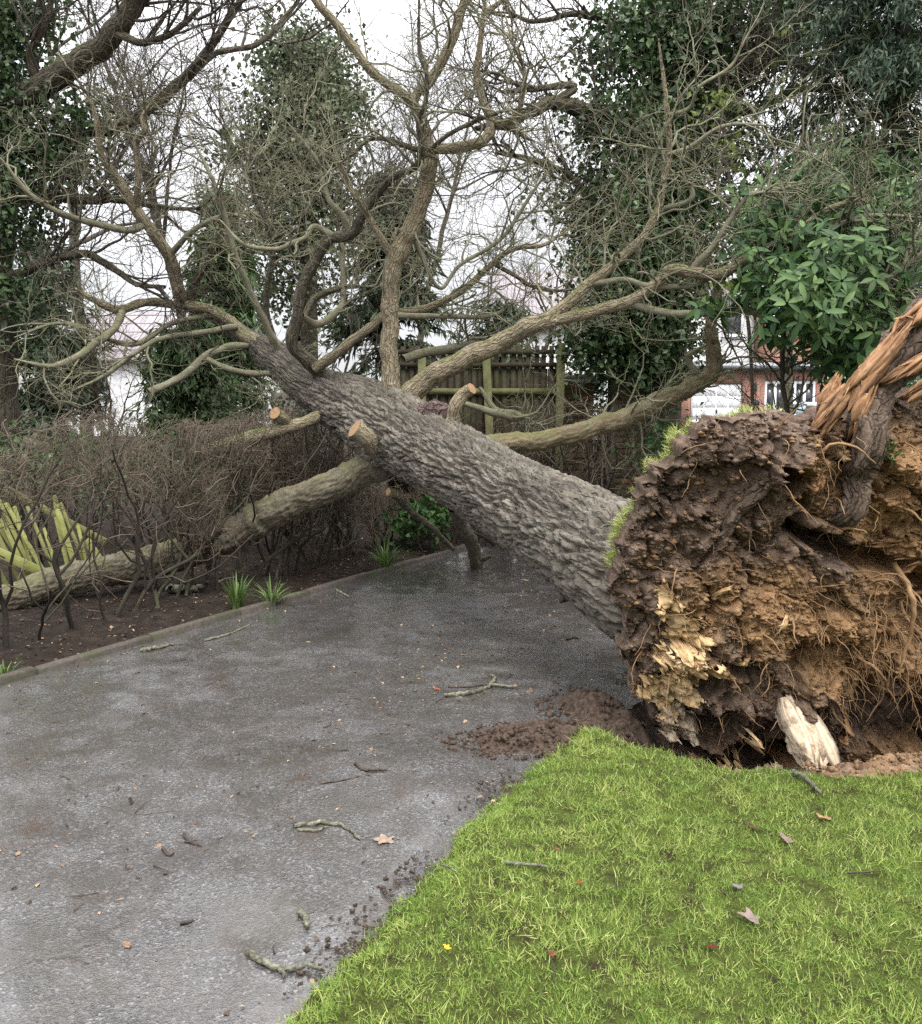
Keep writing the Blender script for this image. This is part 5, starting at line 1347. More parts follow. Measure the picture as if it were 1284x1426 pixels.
# heavy limb thrown down through the hedge
L_([(545, 632, 8.2, 34), (518, 648, 8.15, 27), (490, 664, 8.15, 24), (455, 680, 8.1, 23.5), (420, 694, 8.1, 24), (385, 709, 8.12, 25), (340, 735, 8.15, 26), (290, 758, 8.1, 26), (230, 778, 7.95, 25), (150, 795, 7.65, 24), (70, 814, 7.35, 24), (0, 838, 7.05, 22), (-120, 862, 6.8, 18)], 'log_bark', sides=26, m=130, rough=.02, cell=.036, tw=False, fat=.86, wob=.05, label='heavy limb thrown down through the bare hedge')
# sawn stubs
def stub(pts, mat, face_label, rough=.006):
    q, r = limb_px(pts, 24, .15, rng)
    V, F, bk = tubes(q[None], r[None], 20, seed=3)
    o = mk('sawn_stub', V, F, M[mat], oak, attrs={'bk': bk}); o['label'] = face_label
    ax = nrm(q[-1] - q[-2]); e = V.reshape(24, 20, 3)[-1]
    c = q[-1] + ax * .004
    mk('cut_face', np.vstack([e + ax * .003, c[None] + ax * .004]), np.array([[k, (k + 1) % 20, 20] for k in range(20)]), M['cut_wood'], o, smooth=False, attrs={'bk': np.vstack([e - q[-1], [[0, 0, 0]]])})
stub([(545, 640, 8.0, 14), (530, 628, 7.8, 13), (512, 612, 7.62, 13), (494, 597, 7.55, 12.5)], 'limb_bark', 'short stub with a fresh pale sawn end')
stub([(470, 568, 8.9, 8), (440, 582, 8.6, 8), (410, 592, 8.4, 8.5), (370, 603, 8.25, 9), (325, 617, 8.1, 9.5), (280, 632, 7.95, 9.5)], 'limb_bark', 'pale broken branch poking over the hedge')
stub([(405, 593, 8.4, 8), (394, 584, 8.3, 8.5), (383, 575, 8.2, 8.5)], 'limb_bark', 'small stub with an orange sawn end above the hedge')
stub([(560, 690, 7.9, 5), (550, 687, 7.85, 5.5), (541, 685, 7.8, 5.5)], 'limb_bark', 'thin sawn stub under the trunk')
stub([(625, 600, 7.35, 11), (630, 585, 7.35, 10), (634, 566, 7.3, 9), (645, 550, 7.3, 9), (657, 541, 7.25, 8)], 'limb_bark', 'upright snapped stub on top of the trunk')
V, F, bk = tubes(resample(np.array([P(580, 578, 7.6), P(598, 572, 7.55), P(616, 573, 7.5), P(630, 584, 7.5)]), 40)[None], np.interp(np.linspace(0, 1, 40), [0, .15, .5, .85, 1], [.03, .07, .085, .08, .03])[None], 40, cap=True)
V = V + (.045 * fbm(V * 11, 4) + .02 * (.5 - worley(V / .05)[0]))[:, None] * np.array([.5, -.6, .6])
mk('torn_bark', V, F, M['peeled'], oak, smooth=False, attrs={'bk': bk})
L_([(668, 540, 8.4, 3), (690, 570, 8.3, 5), (715, 575, 8.3, 5), (740, 585, 8.2, 4)], 'twig')
L_([(640, 560, 8.0, 4), (690, 575, 8.2, 6), (720, 582, 8.3, 5), (745, 575, 8.3, 3)], 'twig')
# branches propping the trunk on the road
L_([(632, 705, 7.6, 11), (645, 735, 8.2, 10.5), (658, 758, 8.8, 10), (664, 786, 9.1, 10)], 'dark_bark', rough=.006, tw=False)
L_([(664, 783, 9.1, 5), (675, 778, 9.0, 4), (684, 774, 8.9, 2)], 'dark_bark', tw=False)
L_([(550, 690, 8.0, 5), (575, 715, 8.5, 5), (600, 733, 8.8, 5), (631, 765, 9.4, 3.5)], 'dark_bark', tw=False)
L_([(779, 815, 5.5, 4), (786, 823, 5.42, 9), (790, 832, 5.4, 6), (780, 838, 5.38, 3)], 'root_bark', sides=9, tw=False)
# crown limbs beyond the trunk tip
L_([(375, 490, 10.0, 14), (345, 470, 10.2, 11), (303, 436, 10.4, 8), (262, 424, 10.5, 8), (250, 405, 10.4, 9), (236, 357, 10.2, 9.5), (202, 310, 10.0, 8.5), (188, 290, 9.95, 8), (162, 246, 9.9, 6.5), (141, 215, 9.8, 5), (135, 170, 9.7, 4), (120, 120, 9.6, 3)], m=70, label='tapering crown limb curving up towards the ivy-clad edge tree')
L_([(250, 425, 10.5, 7), (202, 421, 10.3, 6.5), (168, 431, 10.1, 6.5), (135, 421, 9.9, 5.5), (104, 401, 9.7, 4)])
L_([(265, 415, 10.5, 8), (272, 395, 10.4, 7.5), (281, 377, 10.3, 5), (300, 340, 10.2, 3.5), (310, 300, 10.1, 2.5)], 'dark_bark')
L_([(170, 433, 10.1, 6), (160, 458, 9.8, 5.5), (135, 476, 9.5, 6.5), (110, 496, 9.3, 5.5), (70, 510, 9.1, 4), (20, 500, 9.0, 3)], 'twig')
L_([(202, 312, 10.0, 6), (175, 320, 9.9, 5.5), (111, 306, 9.7, 5), (77, 293, 9.5, 4.5), (40, 269, 9.3, 4), (0, 219, 9.1, 3)], 'twig')
L_([(188, 295, 9.95, 5), (193, 250, 9.8, 5), (190, 200, 9.7, 5), (202, 180, 9.6, 4.5), (200, 160, 9.6, 3), (230, 120, 9.5, 2)])
L_([(208, 546, 9.4, 6), (255, 524, 9.6, 6), (288, 495, 9.8, 6), (330, 482, 10.0, 6), (365, 485, 10.2, 5)], 'twig')
L_([(288, 500, 9.6, 4), (328, 517, 9.6, 4.5), (376, 520, 9.6, 4.5), (400, 515, 9.6, 4)], 'twig')
L_([(395, 500, 9.7, 7), (360, 430, 9.4, 5), (330, 360, 9.2, 4.5), (300, 260, 9.0, 3.5), (260, 180, 8.9, 2.5)], 'twig')
L_([(385, 490, 9.8, 6), (370, 420, 9.6, 5), (380, 340, 9.4, 4), (350, 260, 9.2, 3), (350, 180, 9.1, 2)], 'dark_bark')
L_([(330, 455, 10.2, 5), (270, 465, 9.9, 4.5), (215, 475, 9.6, 4), (150, 520, 9.3, 3), (100, 545, 9.0, 2)], 'twig')
L_([(300, 438, 10.6, 5), (240, 450, 10.3, 4), (180, 480, 10, 4), (90, 450, 9.7, 3), (20, 470, 9.4, 2.5)], 'twig')
L_([(236, 357, 10.2, 5), (270, 320, 10, 4), (320, 300, 9.9, 3.5), (370, 310, 9.8, 3)], 'twig')
L_([(560, 500, 8.6, 7), (600, 490, 8.8, 7), (640, 482, 8.9, 6), (700, 466, 9.0, 4), (760, 440, 9.0, 3)], 'twig')
L_([(545, 440, 8.15, 5), (600, 440, 8.4, 4), (680, 440, 8.6, 3), (720, 420, 8.6, 2)], 'twig')
L_([(572, 320, 8.05, 4), (610, 400, 8.3, 3), (640, 370, 8.4, 3), (700, 330, 8.5, 3), (740, 270, 8.5, 2.5), (770, 230, 8.4, 2)], 'twig')

LP = np.array(limbs); Pt, R = LP[..., :3], LP[..., 3]
# twigs: denser where limbs are thin
thin = Pt[[i for i in range(len(limbs)) if R[i].max() < .16]]; thinR = R[[i for i in range(len(limbs)) if R[i].max() < .16]]
ends = thin[:, 8:]; endsR = thinR[:, 8:]
b = Bag()
rng2 = np.random.default_rng(202)
c, r = crown(rng2, b, ends, endsR, [(430, (.35, 1.15), 9, 5, .32, .025, .013, .004)], bias=(0, -.1, .35))
c2_, r2_ = crown(rng2, b, np.concatenate([c]), r, [(2600, (.22, .62), 6, 3, .36, .02, .0062, .0028)], bias=(0, 0, .2))
c3_, r3_ = crown(rng2, b, c2_, r2_, [(9500, (.08, .30), 3, 3, .42, .015, .0036, .0018)], bias=(0, 0, .15))
b.build('twigs', M['twig'], oak, kind='stuff')

# ------------------------------------------------------------------ root plate
RC = P(1090, 830, 4.42)
RN = nrm(np.array([.16, -.96, -.22])); RU = nrm(np.array([.96, .16, 0])); RV = np.cross(RU, RN); RV = RV if RV[2] > 0 else -RV
def plate_uv(px, py):
    v = ray(px, py); t = ((RC - EYE) @ RN) / (v @ RN); q = EYE + v * t - RC
    return np.array([q @ RU, q @ RV])
OUT = [(930, 1035), (903, 985), (893, 930), (868, 880), (862, 815), (870, 745), (888, 690), (925, 634), (972, 596), (1030, 574), (1080, 574), (1130, 585), (1190, 575), (1284, 560), (1370, 555), (1440, 620), (1470, 740), (1450, 880), (1390, 1000), (1300, 1075), (1200, 1085), (1080, 1095), (990, 1085)]
ouv = np.array([plate_uv(*p) for p in OUT]); oc = np.array([0.10, -.02])
pol = ouv - oc; ang = np.arctan2(pol[:, 1], pol[:, 0]); rad_ = np.hypot(pol[:, 0], pol[:, 1]); od = ang.argsort(); ang, rad_ = ang[od], rad_[od]
NP_, NR_ = 670, 210
ph = np.linspace(-np.pi, np.pi, NP_, endpoint=False)
Rp = np.interp(ph, np.r_[ang - 2 * np.pi, ang, ang + 2 * np.pi], np.r_[rad_, rad_, rad_])
ker = np.exp(-np.linspace(-2, 2, 25) ** 2); ker /= ker.sum()
Rp = np.convolve(np.r_[Rp[-12:], Rp, Rp[:12]], ker, 'valid')
Rp = Rp * (1 + .06 * fbm(np.c_[np.cos(ph) * 5, np.sin(ph) * 5, ph * 0], 6, .66))
rho = np.linspace(0.0, 1, NR_) ** .8
uu = oc[0] + rho[:, None] * Rp * np.cos(ph); vv = oc[1] + rho[:, None] * Rp * np.sin(ph)
base = RC + uu[..., None] * RU + vv[..., None] * RV
bx, by = proj(base)
w = .10 * (1 - rho[:, None] ** 4) + uu * 0
def gblob(x, y, rx, ry, a=0.0):
    c_, s_ = math.cos(a), math.sin(a); dx, dy = bx - x, by - y
    return np.exp(-(((dx * c_ + dy * s_) / rx) ** 2 + ((-dx * s_ + dy * c_) / ry) ** 2))
def gseg(pts, wd):
    best = np.full(bx.shape, 1e9)
    for (x0, y0), (x1, y1) in zip(pts[:-1], pts[1:]):
        t = np.clip(((bx - x0) * (x1 - x0) + (by - y0) * (y1 - y0)) / ((x1 - x0) ** 2 + (y1 - y0) ** 2), 0, 1)
        best = np.minimum(best, np.hypot(bx - x0 - t * (x1 - x0), by - y0 - t * (y1 - y0)))
    return np.exp(-(best / wd) ** 2)
for a in ((1105, 640, 42, 45, .13), (1030, 940, 85, 45, .09), (1060, 840, 110, 60, .09), (950, 770, 60, 110, .05), (1190, 850, 80, 60, .11), (1060, 985, 60, 30, .10), (960, 880, 40, 40, .06), (1230, 680, 70, 70, .06), (1050, 600, 60, 30, .05), (1130, 930, 60, 40, .08), (1250, 640, 60, 50, .06)):
    w = w + a[4] * gblob(*a[:4])
for a in ((1082, 652, 24, 17, .30, .3), (1150, 752, 52, 17, .34, .35), (1095, 712, 12, 34, .20, .4), (1205, 772, 45, 13, .24, .1), (985, 990, 26, 30, .30, .2), (960, 925, 22, 18, .12, 0), (1065, 1045, 40, 32, .34, 0), (935, 1045, 40, 22, .2, 0), (1240, 1010, 70, 36, .22, 0), (1015, 905, 30, 10, .08, .3), (1090, 880, 10, 40, .08, .2), (1265, 830, 30, 40, .12, 0), (1180, 960, 20, 34, .14, 0)):
    gd_ = np.sqrt(np.maximum(-np.log(np.maximum(gblob(*a[:4], a[5]), 1e-9)), 0)) + .22 * fbm(np.stack([uu, vv, uu * 0 + a[0]], -1) * 9, 3)
    w = w - a[4] * 1.25 * sstep(1.35, .75, gd_)
w = w + .10 * gseg([(990, 725), (1025, 680), (1055, 640), (1085, 622)], 13)
w = w + .08 * gseg([(1150, 590), (1150, 660), (1140, 720)], 18)
w = w + .05 * gseg([(930, 720), (985, 690), (1010, 650)], 7)
w = w + .06 * gseg([(1110, 930), (1060, 960), (1010, 950)], 14)
P3 = np.stack([uu, vv, uu * 0], -1)
wp = P3 + .05 * np.stack([fbm(P3 * 7 + 3, 3), fbm(P3 * 7 + 21, 3), uu * 0], -1)
s1, s2, sid = worley(wp / .30 + 2); f1, f2, _ = worley(wp / .15); g1, g2, _ = worley(wp / .07 + 5); k1, k2, _ = worley(wp / .03 + 9)
edge = sstep(1.0, .9, rho)[:, None]
damp = .35 + .65 * sstep(.2, .75, fbm(P3 * 2.2 + 40, 3) + .45)
w = w + (.10 * (CELL[sid & 255, 1] - .5) - .07 * sstep(.10, .0, s2 - s1) + .09 * (.6 - f1) + .06 * (.55 - g1) * damp + .034 * (.55 - k1) * (.4 + .6 * damp) + .06 * fbm(P3 * 3.5, 5) + .016 * fbm(P3 * 36, 3)) * (.8 + .2 * edge)
# soft overhang: clods sag sideways a little
side = .03 * np.stack([fbm(P3 * 9 + 70, 3), fbm(P3 * 9 + 90, 3)], -1)
face = RC + (uu + side[..., 0])[..., None] * RU + (vv + side[..., 1])[..., None] * RV + w[..., None] * RN
# back: rim turning over to the old turf surface
nb_ = 34; tb = np.linspace(0, 1, nb_ + 1)[1:]
bu = oc[0] + (1 - .10 * tb[:, None] ** 2 - .75 * sstep(.55, 1, tb)[:, None]) * Rp * np.cos(ph); bv = oc[1] + (1 - .10 * tb[:, None] ** 2 - .75 * sstep(.55, 1, tb)[:, None]) * Rp * np.sin(ph)
bw = -.16 * sstep(0, .6, tb)[:, None] - .06 * sstep(.55, 1, tb)[:, None] + w[-1][None] * (1 - tb[:, None]) + .05 * fbm(np.stack([bu * 8, bv * 8, bu * 0 + tb[:, None] * 2], -1), 4)
back = RC + bu[..., None] * RU + bv[..., None] * RV + bw[..., None] * RN
allv = np.concatenate([face, back], 0)
nt = NR_ + nb_
I = np.arange(nt * NP_).reshape(nt, NP_); In = np.roll(I, -1, 1)
Fq = np.stack([I[:-1], I[1:], In[1:], In[:-1]], -1).reshape(-1, 4)
clay = np.zeros_like(bx)
for x, y, rx, ry, s_ in ((1230, 660, 90, 70, 1), (1260, 760, 90, 80, 1.0), (1150, 880, 90, 70, 1.0), (1060, 830, 90, 50, .85), (1230, 900, 90, 80, .9), (1108, 640, 30, 35, .7), (1250, 1060, 90, 40, .7), (1000, 800, 60, 40, .5), (1180, 700, 60, 50, .7), (960, 850, 40, 40, .45)):
    clay = np.maximum(clay, s_ * gblob(x, y, rx, ry))
clay = np.clip(1.1 * clay + .14 + .28 * fbm(P3 * 5 + 11, 4), 0, 1)
clay = clay * (1 - .8 * gblob(1050, 965, 90, 45)) * (1 - .8 * gblob(1220, 1000, 80, 45))
clay_all = np.concatenate([clay, np.repeat(clay[-1:] * .3, nb_, 0)], 0)
rp = link('root_plate', None, None, oak)
mk('soil', allv.reshape(-1, 3), Fq, M['root_soil'], rp, attrs={'clay': clay_all.ravel()})
def face_at(px, py):          # nearest point of the soil face to a pixel, and its grid index
    i = np.argmin((bx - px) ** 2 + (by - py) ** 2); return face.reshape(-1, 3)[i], i
# crumbs and clods stuck to the face
rng3 = np.random.default_rng(303)
n = 19000
ii = rng3.integers(0, NR_ - 2, n); jj = rng3.integers(0, NP_, n)
keep = rng3.random(n) < rho[ii] + .1; ii, jj = ii[keep], jj[keep]; n = len(ii)
C = face[ii, jj] + RN * .004
r_ = .0035 + .019 * rng3.random(n) ** 3
ico = np.array([[0, 0, 1], [.89, 0, .45], [.28, .85, .45], [-.72, .53, .45], [-.72, -.53, .45], [.28, -.85, .45], [.72, .53, -.45], [-.28, .85, -.45], [-.89, 0, -.45], [-.28, -.85, -.45], [.72, -.53, -.45], [0, 0, -1]])
icf = np.array([[0, 1, 2], [0, 2, 3], [0, 3, 4], [0, 4, 5], [0, 5, 1], [1, 6, 2], [2, 7, 3], [3, 8, 4], [4, 9, 5], [5, 10, 1], [2, 6, 7], [3, 7, 8], [4, 8, 9], [5, 9, 10], [1, 10, 6], [11, 7, 6], [11, 8, 7], [11, 9, 8], [11, 10, 9], [11, 6, 10]])
def clods(rng, C, r):
    n = len(C)
    V = ico[None] * r[:, None, None] * (.6 + .7 * rng.random((n, 12, 1))) * (.7 + .6 * rng.random((n, 1, 3))) + C[:, None]
    return V.reshape(-1, 3), (np.arange(n)[:, None, None] * 12 + icf[None]).reshape(-1, 3)
V, F = pebbles(rng3, C, r_ * 1.25)
mk('soil_crumbs', V, F, M['root_soil'], rp, smooth=False, attrs={'clay': np.repeat(np.clip(clay[ii, jj] + .15 + .2 * rng3.normal(size=len(ii)), 0, 1), 6)}, kind='stuff')
# splinters and pale chips caught in the soil
n = 900; ii = rng3.integers(20, NR_ - 2, n); jj = rng3.integers(0, NP_, n)
sz = .008 + .022 * rng3.random(n) ** 2
V, F = leaves(rng3, face[ii, jj] + RN * .008, rng3.normal(size=(n, 3)), RN + rng3.normal(size=(n, 3)) * .5, sz, sz * .35, .2)
mk('wood_chips', V, F, M['litter'], rp, smooth=False, attrs={'tint': np.repeat(np.clip(.45 + .3 * rng3.normal(size=n), 0, 1), 4)}, kind='stuff')
# fine rootlets
b = Bag()
def rootlets(n, sel, L, r, wig, up, M_=8, out=.8):
    cand = np.argwhere(sel); k = cand[rng3.integers(0, len(cand), n)]
    S = face[k[:, 0], k[:, 1]] - RN * .01
    D = RN * out + rng3.normal(size=(n, 3)) * .7
    q, r_ = grow(rng3, S, D, rng3.uniform(L[0], L[1], n), np.full(n, r) * rng3.uniform(.6, 1.4, n), np.full(n, r * .25), M_, wig, up)
    b.tube(q, r_, 4, seed=n)
    return q, r_
inn = (rho[:, None] < .97) & (bx > 0)
rootlets(700, inn, (.03, .16), .0016, .35, -.12)
rootlets(220, inn, (.06, .3), .0035, .3, -.16, 8)
rootlets(40, inn, (.10, .35), .008, .22, -.12, 9)
q, r_ = rootlets(70, inn & (gblob(1230, 850, 60, 70) > .4), (.12, .4), .004, .25, -.30, 10)
S, D, pr = offshoots(rng3, q, r_, 240, .1, 1); q2, r2 = grow(rng3, S, D, rng3.uniform(.04, .16, 240), np.minimum(pr * .6, .002), np.full(240, .0006), 6, .3, -.1); b.tube(q2, r2, 3)
rootlets(150, inn & (gblob(1165, 905, 55, 40) > .4), (.05, .22), .0025, .3, -.22, 8)
rootlets(60, inn & (gblob(1020, 850, 40, 40) > .4), (.04, .12), .0022, .3, -.1, 7)
b.build('rootlets', M['root_fibre'], rp, kind='stuff')
def root_line(pts, r, mat='root_bark', name='root', off=.03, m=40, sides=10, rough=.010, cap=True):
    pp = np.array([face_at(x, y)[0] + RN * (off + dz) for x, y, dz in pts])
    q = resample(np.c_[pp, np.array(r)], m); q[:, :3] += .012 * np.stack([fbm(q[:, :3] * 12 + k * 7, 2) for k in range(3)], 1)
    V, F, bk = tubes(q[None, :, :3], q[None, :, 3], sides, seed=int(pts[0][0]), cap=cap)
    n = m * sides; ce = np.repeat(q[:, :3], sides, 0); V[:n] += nrm(V[:n] - ce) * (rough * fbm(bk[:n] * np.array([30, 30, 7]), 3))[:, None]
    return mk(name, V, F, M[mat], rp, attrs={'bk': bk})
root_line([(985, 735, -.03), (1012, 700, -.02), (1035, 668, -.01), (1058, 640, -.02)], [.02, .036, .04, .03], rough=.02, off=.0, sides=16)
root_line([(1168, 768, -.03), (1186, 752, .02), (1203, 762, .05), (1212, 782, .07)], [.05, .05, .034, .004], rough=.03, sides=18)
root_line([(1300, 790, .02), (1250, 775, .06), (1225, 790, .10), (1218, 830, .12), (1205, 870, .12), (1195, 900, .14)], [.018, .016, .013, .011, .008, .003], 'root_fibre', sides=8, rough=.004)
root_line([(1290, 820, .04), (1260, 840, .09), (1245, 880, .12), (1240, 930, .12)], [.014, .010, .007, .003], 'root_fibre', sides=8, rough=.004)
root_line([(1150, 890, .02), (1180, 900, .07), (1200, 925, .10), (1212, 950, .11)], [.008, .007, .005, .002], 'root_fibre', sides=6, rough=.003)

def torn_wood(name, pts, width, thick, mat, seed, nsh=26, parent=rp, core=True, jag=.30, face_n=None):
    """splintered timber: a fibrous core with ragged ends and slivers of unequal length standing off it"""
    rg = np.random.default_rng(seed)
    q = resample(np.array(pts, float), 24)
    T = nrm(q[-1] - q[0]); fn = nrm(RN if face_n is None else face_n); sd = nrm(np.cross(T, fn)); fn = np.cross(sd, T)
    ln = np.linalg.norm(q[-1] - q[0]); b = Bag(); m = 7
    for k in range(nsh):
        big_ = k < max(5, nsh // 2)
        a0 = rg.random() * (.25 if big_ else .8); a1 = min(1.08, a0 + (rg.uniform(.6, .85) if big_ else rg.uniform(.12, .35)))
        u = rg.uniform(-.5, .5); h = rg.uniform(-.2, .55) * (1 - abs(u))
        t = np.clip(np.linspace(a0, a1, m), 0, 1) * 22.99; i = t.astype(int); f = (t - i)[:, None]
        p = q[i] * (1 - f) + q[np.minimum(i + 1, 23)] * f + sd * u * width + fn * h * thick
        dv = (sd * rg.normal() + fn * abs(rg.normal())) * (.06 if big_ else .28) * ln * (a1 - a0)
        p = p + np.linspace(-.3, 1, m)[:, None] * dv + np.cumsum(rg.normal(size=(m, 3)), 0) * width * .008
        p += T * np.linspace(0, max(0, a1 - 1), m)[:, None] * ln
        wv = width * (rg.uniform(.12, .24) * np.array([.5, .9, 1, 1, .95, .6, .06]) if big_ else rg.uniform(.02, .06) * np.array([.5, 1, 1.1, 1, .8, .5, .05]))
        V, F, bk = tubes(p[None], wv[None], 4, seed=k)
        V = V + (V - np.repeat(p, 4, 0)) @ np.outer(sd, sd) * rg.uniform(.2, 2.0)
        b.add(V, F, bk=bk)
    if core:
        NS, MC = 28, 18
        t = np.linspace(0, 22.99, MC); i = t.astype(int); p = q[i]
        prof = np.interp(np.linspace(0, 1, MC), [0, .08, .25, .75, .92, 1], [.45, .75, 1, 1, .8, .5])
        V, F, bk = tubes(p[None], (width * .42 * prof)[None], NS, seed=1, cap=True)
        ce = np.concatenate([np.repeat(p, NS, 0), p[-1:]]); dv = V - ce
        an = np.r_[np.tile(np.arange(NS) / NS * 2 * np.pi, MC), 0.0]; al = np.r_[np.repeat(np.linspace(0, 1, MC), NS), 1.0]
        fib = fbm(np.c_[np.cos(an) * 2.6, np.sin(an) * 2.6, al * ln * 4 + seed * 3], 4); fine_ = fbm(np.c_[np.cos(an) * 8, np.sin(an) * 8, al * ln * 9 + seed], 2)
        chip = fbm(ce * 40 + dv * 30 + seed, 3)
        ragged = fbm(np.c_[np.cos(an) * 3, np.sin(an) * 3, an * 0 + seed * 7.7], 4)
        dv = dv - np.outer(dv @ fn, fn) * (1 - min(1, thick / width))
        V = ce + dv * (1 + .45 * fib + .22 * fine_ + .28 * chip)[:, None]
        V = V + T * ((ragged * ln * .28) * (sstep(.45, 1, al) + sstep(.55, 0, al)))[:, None]
        b.add(V, F, bk=np.c_[bk[:, :2] * 1.0, bk[:, 2]])
    return b.build(name, M[mat], parent, smooth=False)
fp = lambda x, y, o=.05: face_at(x, y)[0] + RN * o
# the big torn root standing up at the corner
fa = lambda x, y, o: face_at(x, y)[0] + RN * o
root_top = [P(1380, 350, 4.35), P(1310, 425, 4.3), P(1262, 484, 4.25), P(1215, 548, 4.2), fa(1180, 600, .10), fa(1158, 650, .06), fa(1146, 700, .03), fa(1128, 750, -.01)]
q = resample(np.array([list(a) + [r] for a, r in zip(root_top, (.10, .105, .10, .09, .075, .062, .05, .03))]), 90)
V, F, bk = tubes(q[None, :, :3], q[None, :, 3], 30, seed=4, cap=True)
ce = np.repeat(q[:, :3], 30, 0); V[:2700] += nrm(V[:2700] - ce) * (.034 * fbm(bk[:2700] * np.array([24, 24, 6]), 4) + .012 * fbm(bk[:2700] * 70, 2))[:, None]
o = mk('upturned_root', V, F, M['root_bark'], rp, attrs={'bk': bk}); o['label'] = 'thick bark-covered root sticking up at the top of the plate'
def tw(pts, w_, t_, mat, sd_, n_=9, **k): return torn_wood('torn_root', pts, w_, t_, mat, sd_, n_, **k)
tw([P(1262, 452, 4.14), P(1225, 498, 4.10), P(1190, 535, 4.1), P(1160, 568, 4.12)], .085, .06, 'orange_wood', 1, 12)
tw([P(1190, 535, 4.1), P(1160, 566, 4.1), P(1130, 600, 4.12)], .06, .05, 'orange_wood', 41, 14)
tw([P(1165, 528, 4.16), P(1152, 552, 4.14), P(1140, 580, 4.14)], .05, .04, 'orange_wood', 5, 12)
tw([P(1214, 548, 4.06), P(1198, 580, 4.06), P(1186, 612, 4.1)], .05, .03, 'orange_wood', 2, 8)
tw([P(1340, 466, 4.15), P(1290, 497, 4.12), P(1232, 532, 4.09)], .065, .035, 'orange_wood', 3, 7)
tw([P(1340, 505, 4.15), P(1300, 528, 4.12), P(1262, 552, 4.1)], .05, .03, 'orange_wood', 31, 6)
tw([P(1345, 398, 4.22), P(1295, 428, 4.19), P(1252, 460, 4.16)], .075, .06, 'orange_wood', 4, 12)
tw([P(1340, 745, 4.5), P(1285, 750, 4.42), P(1212, 758, 4.33)], .075, .045, 'orange_wood', 6, 8)
tw([P(1340, 775, 4.5), P(1290, 772, 4.42), P(1245, 776, 4.36)], .04, .03, 'orange_wood', 61, 6)
# rotten wood exposed in the face: ragged fibrous sheets standing proud of the soil
def wood_sheet(pts, hgt, mat, seed, grain=0.0, label=None):
    """pts: (px, py, half_width_px) down the piece"""
    lo = np.full(bx.shape, 1e9); al = np.zeros(bx.shape); acc = 0.0; wid = np.ones(bx.shape)
    for (x0, y0, w0), (x1, y1, w1) in zip(pts[:-1], pts[1:]):
        L2 = math.hypot(x1 - x0, y1 - y0); t = np.clip(((bx - x0) * (x1 - x0) + (by - y0) * (y1 - y0)) / L2 ** 2, 0, 1)
        dd = np.hypot(bx - x0 - t * (x1 - x0), by - y0 - t * (y1 - y0)) / (w0 + t * (w1 - w0))
        al = np.where(dd < lo, acc + t * L2, al); lo = np.minimum(lo, dd); acc += L2
    c_, s_ = math.cos(grain), math.sin(grain)
    gx = uu * c_ + vv * s_; gy = -uu * s_ + vv * c_
    G3 = np.stack([gx * 34, gy * 6, gx * 0 + seed * 3.3], -1)
    fib = fbm(G3, 4, .6); step = fbm(np.stack([gx * 22, gy * 9, gx * 0 + seed], -1), 2); rag = fbm(np.stack([gx * 30, gy * 16, gx * 0 + seed * 1.7], -1), 4, .65)
    mk_ = 1 - lo + .45 * rag
    hh = hgt * (sstep(-.05, .25, mk_) * (.75 + .7 * np.round(step * 4) / 4) + .45 * fib) + .006 * fbm(np.stack([gx * 130, gy * 40, gx * 0], -1), 2)
    fc = face + hh[..., None] * RN + (.02 * fib)[..., None] * RU
    gone = (mk_ < .02) | (rho[:, None] > .995)
    sub = np.arange(NR_ * NP_).reshape(NR_, NP_); sn = np.roll(sub, -1, 1)
    Q = np.stack([sub[:-1], sub[1:], sn[1:], sn[:-1]], -1).reshape(-1, 4)
    keep = (~gone.ravel()[Q]).all(1) & (lo.ravel()[Q].max(1) < 2.2)
    Q = Q[keep]; used, inv = np.unique(Q, return_inverse=True)
    V = fc.reshape(-1, 3)[used]; bkv = np.stack([gx, gx * 0, gy], -1).reshape(-1, 3)[used]
    o = mk('torn_root', V, inv.reshape(-1, 4), M[mat], rp, smooth=False, attrs={'bk': bkv})
    if label: o['label'] = label
wood_sheet([(912, 806, 11), (924, 840, 21), (938, 868, 25), (930, 892, 24), (910, 905, 16)], .055, 'pale_wood', 1, .25)
wood_sheet([(962, 905, 16), (937, 922, 33), (917, 948, 28), (920, 972, 23)], .065, 'pale_wood', 2, -.2)
wood_sheet([(922, 972, 14), (935, 995, 24), (948, 1018, 20)], .06, 'white_wood', 3, .2, 'pale crumbling wood at the foot of the plate')
wood_sheet([(984, 962, 6), (979, 985, 10), (974, 1010, 8)], .12, 'pale_wood', 4, -.1)
wood_sheet([(1022, 1000, 9), (1026, 1030, 13), (1010, 1055, 12), (975, 1060, 10)], .16, 'pale_wood', 5, .3)
o = tw([P(1098, 975, 4.32), P(1110, 1010, 4.22), P(1126, 1045, 4.12), P(1142, 1082, 4.05)], .17, .10, 'white_wood', 14, 10, jag=.18)
o['label'] = 'broad whitish splintered root stump at the lawn edge'
wood_sheet([(1084, 1005, 6), (1086, 1040, 10), (1098, 1075, 12)], .13, 'orange_wood', 7, .1)
wood_sheet([(1170, 978, 8), (1160, 995, 9), (1152, 1012, 6)], .06, 'orange_wood', 8, -.3)
wood_sheet([(1118, 615, 8), (1122, 640, 16), (1118, 668, 12)], .02, 'orange_wood', 9, .1)
for (x, y, sd_) in ((1010, 860, 17), (1003, 890, 18), (1048, 832, 19), (985, 800, 20)):
    torn_wood('torn_root', [fp(x - 8, y + 10, .02), fp(x, y, .035), fp(x + 12, y - 8, .02)], .02, .016, 'pale_wood', sd_, 6)
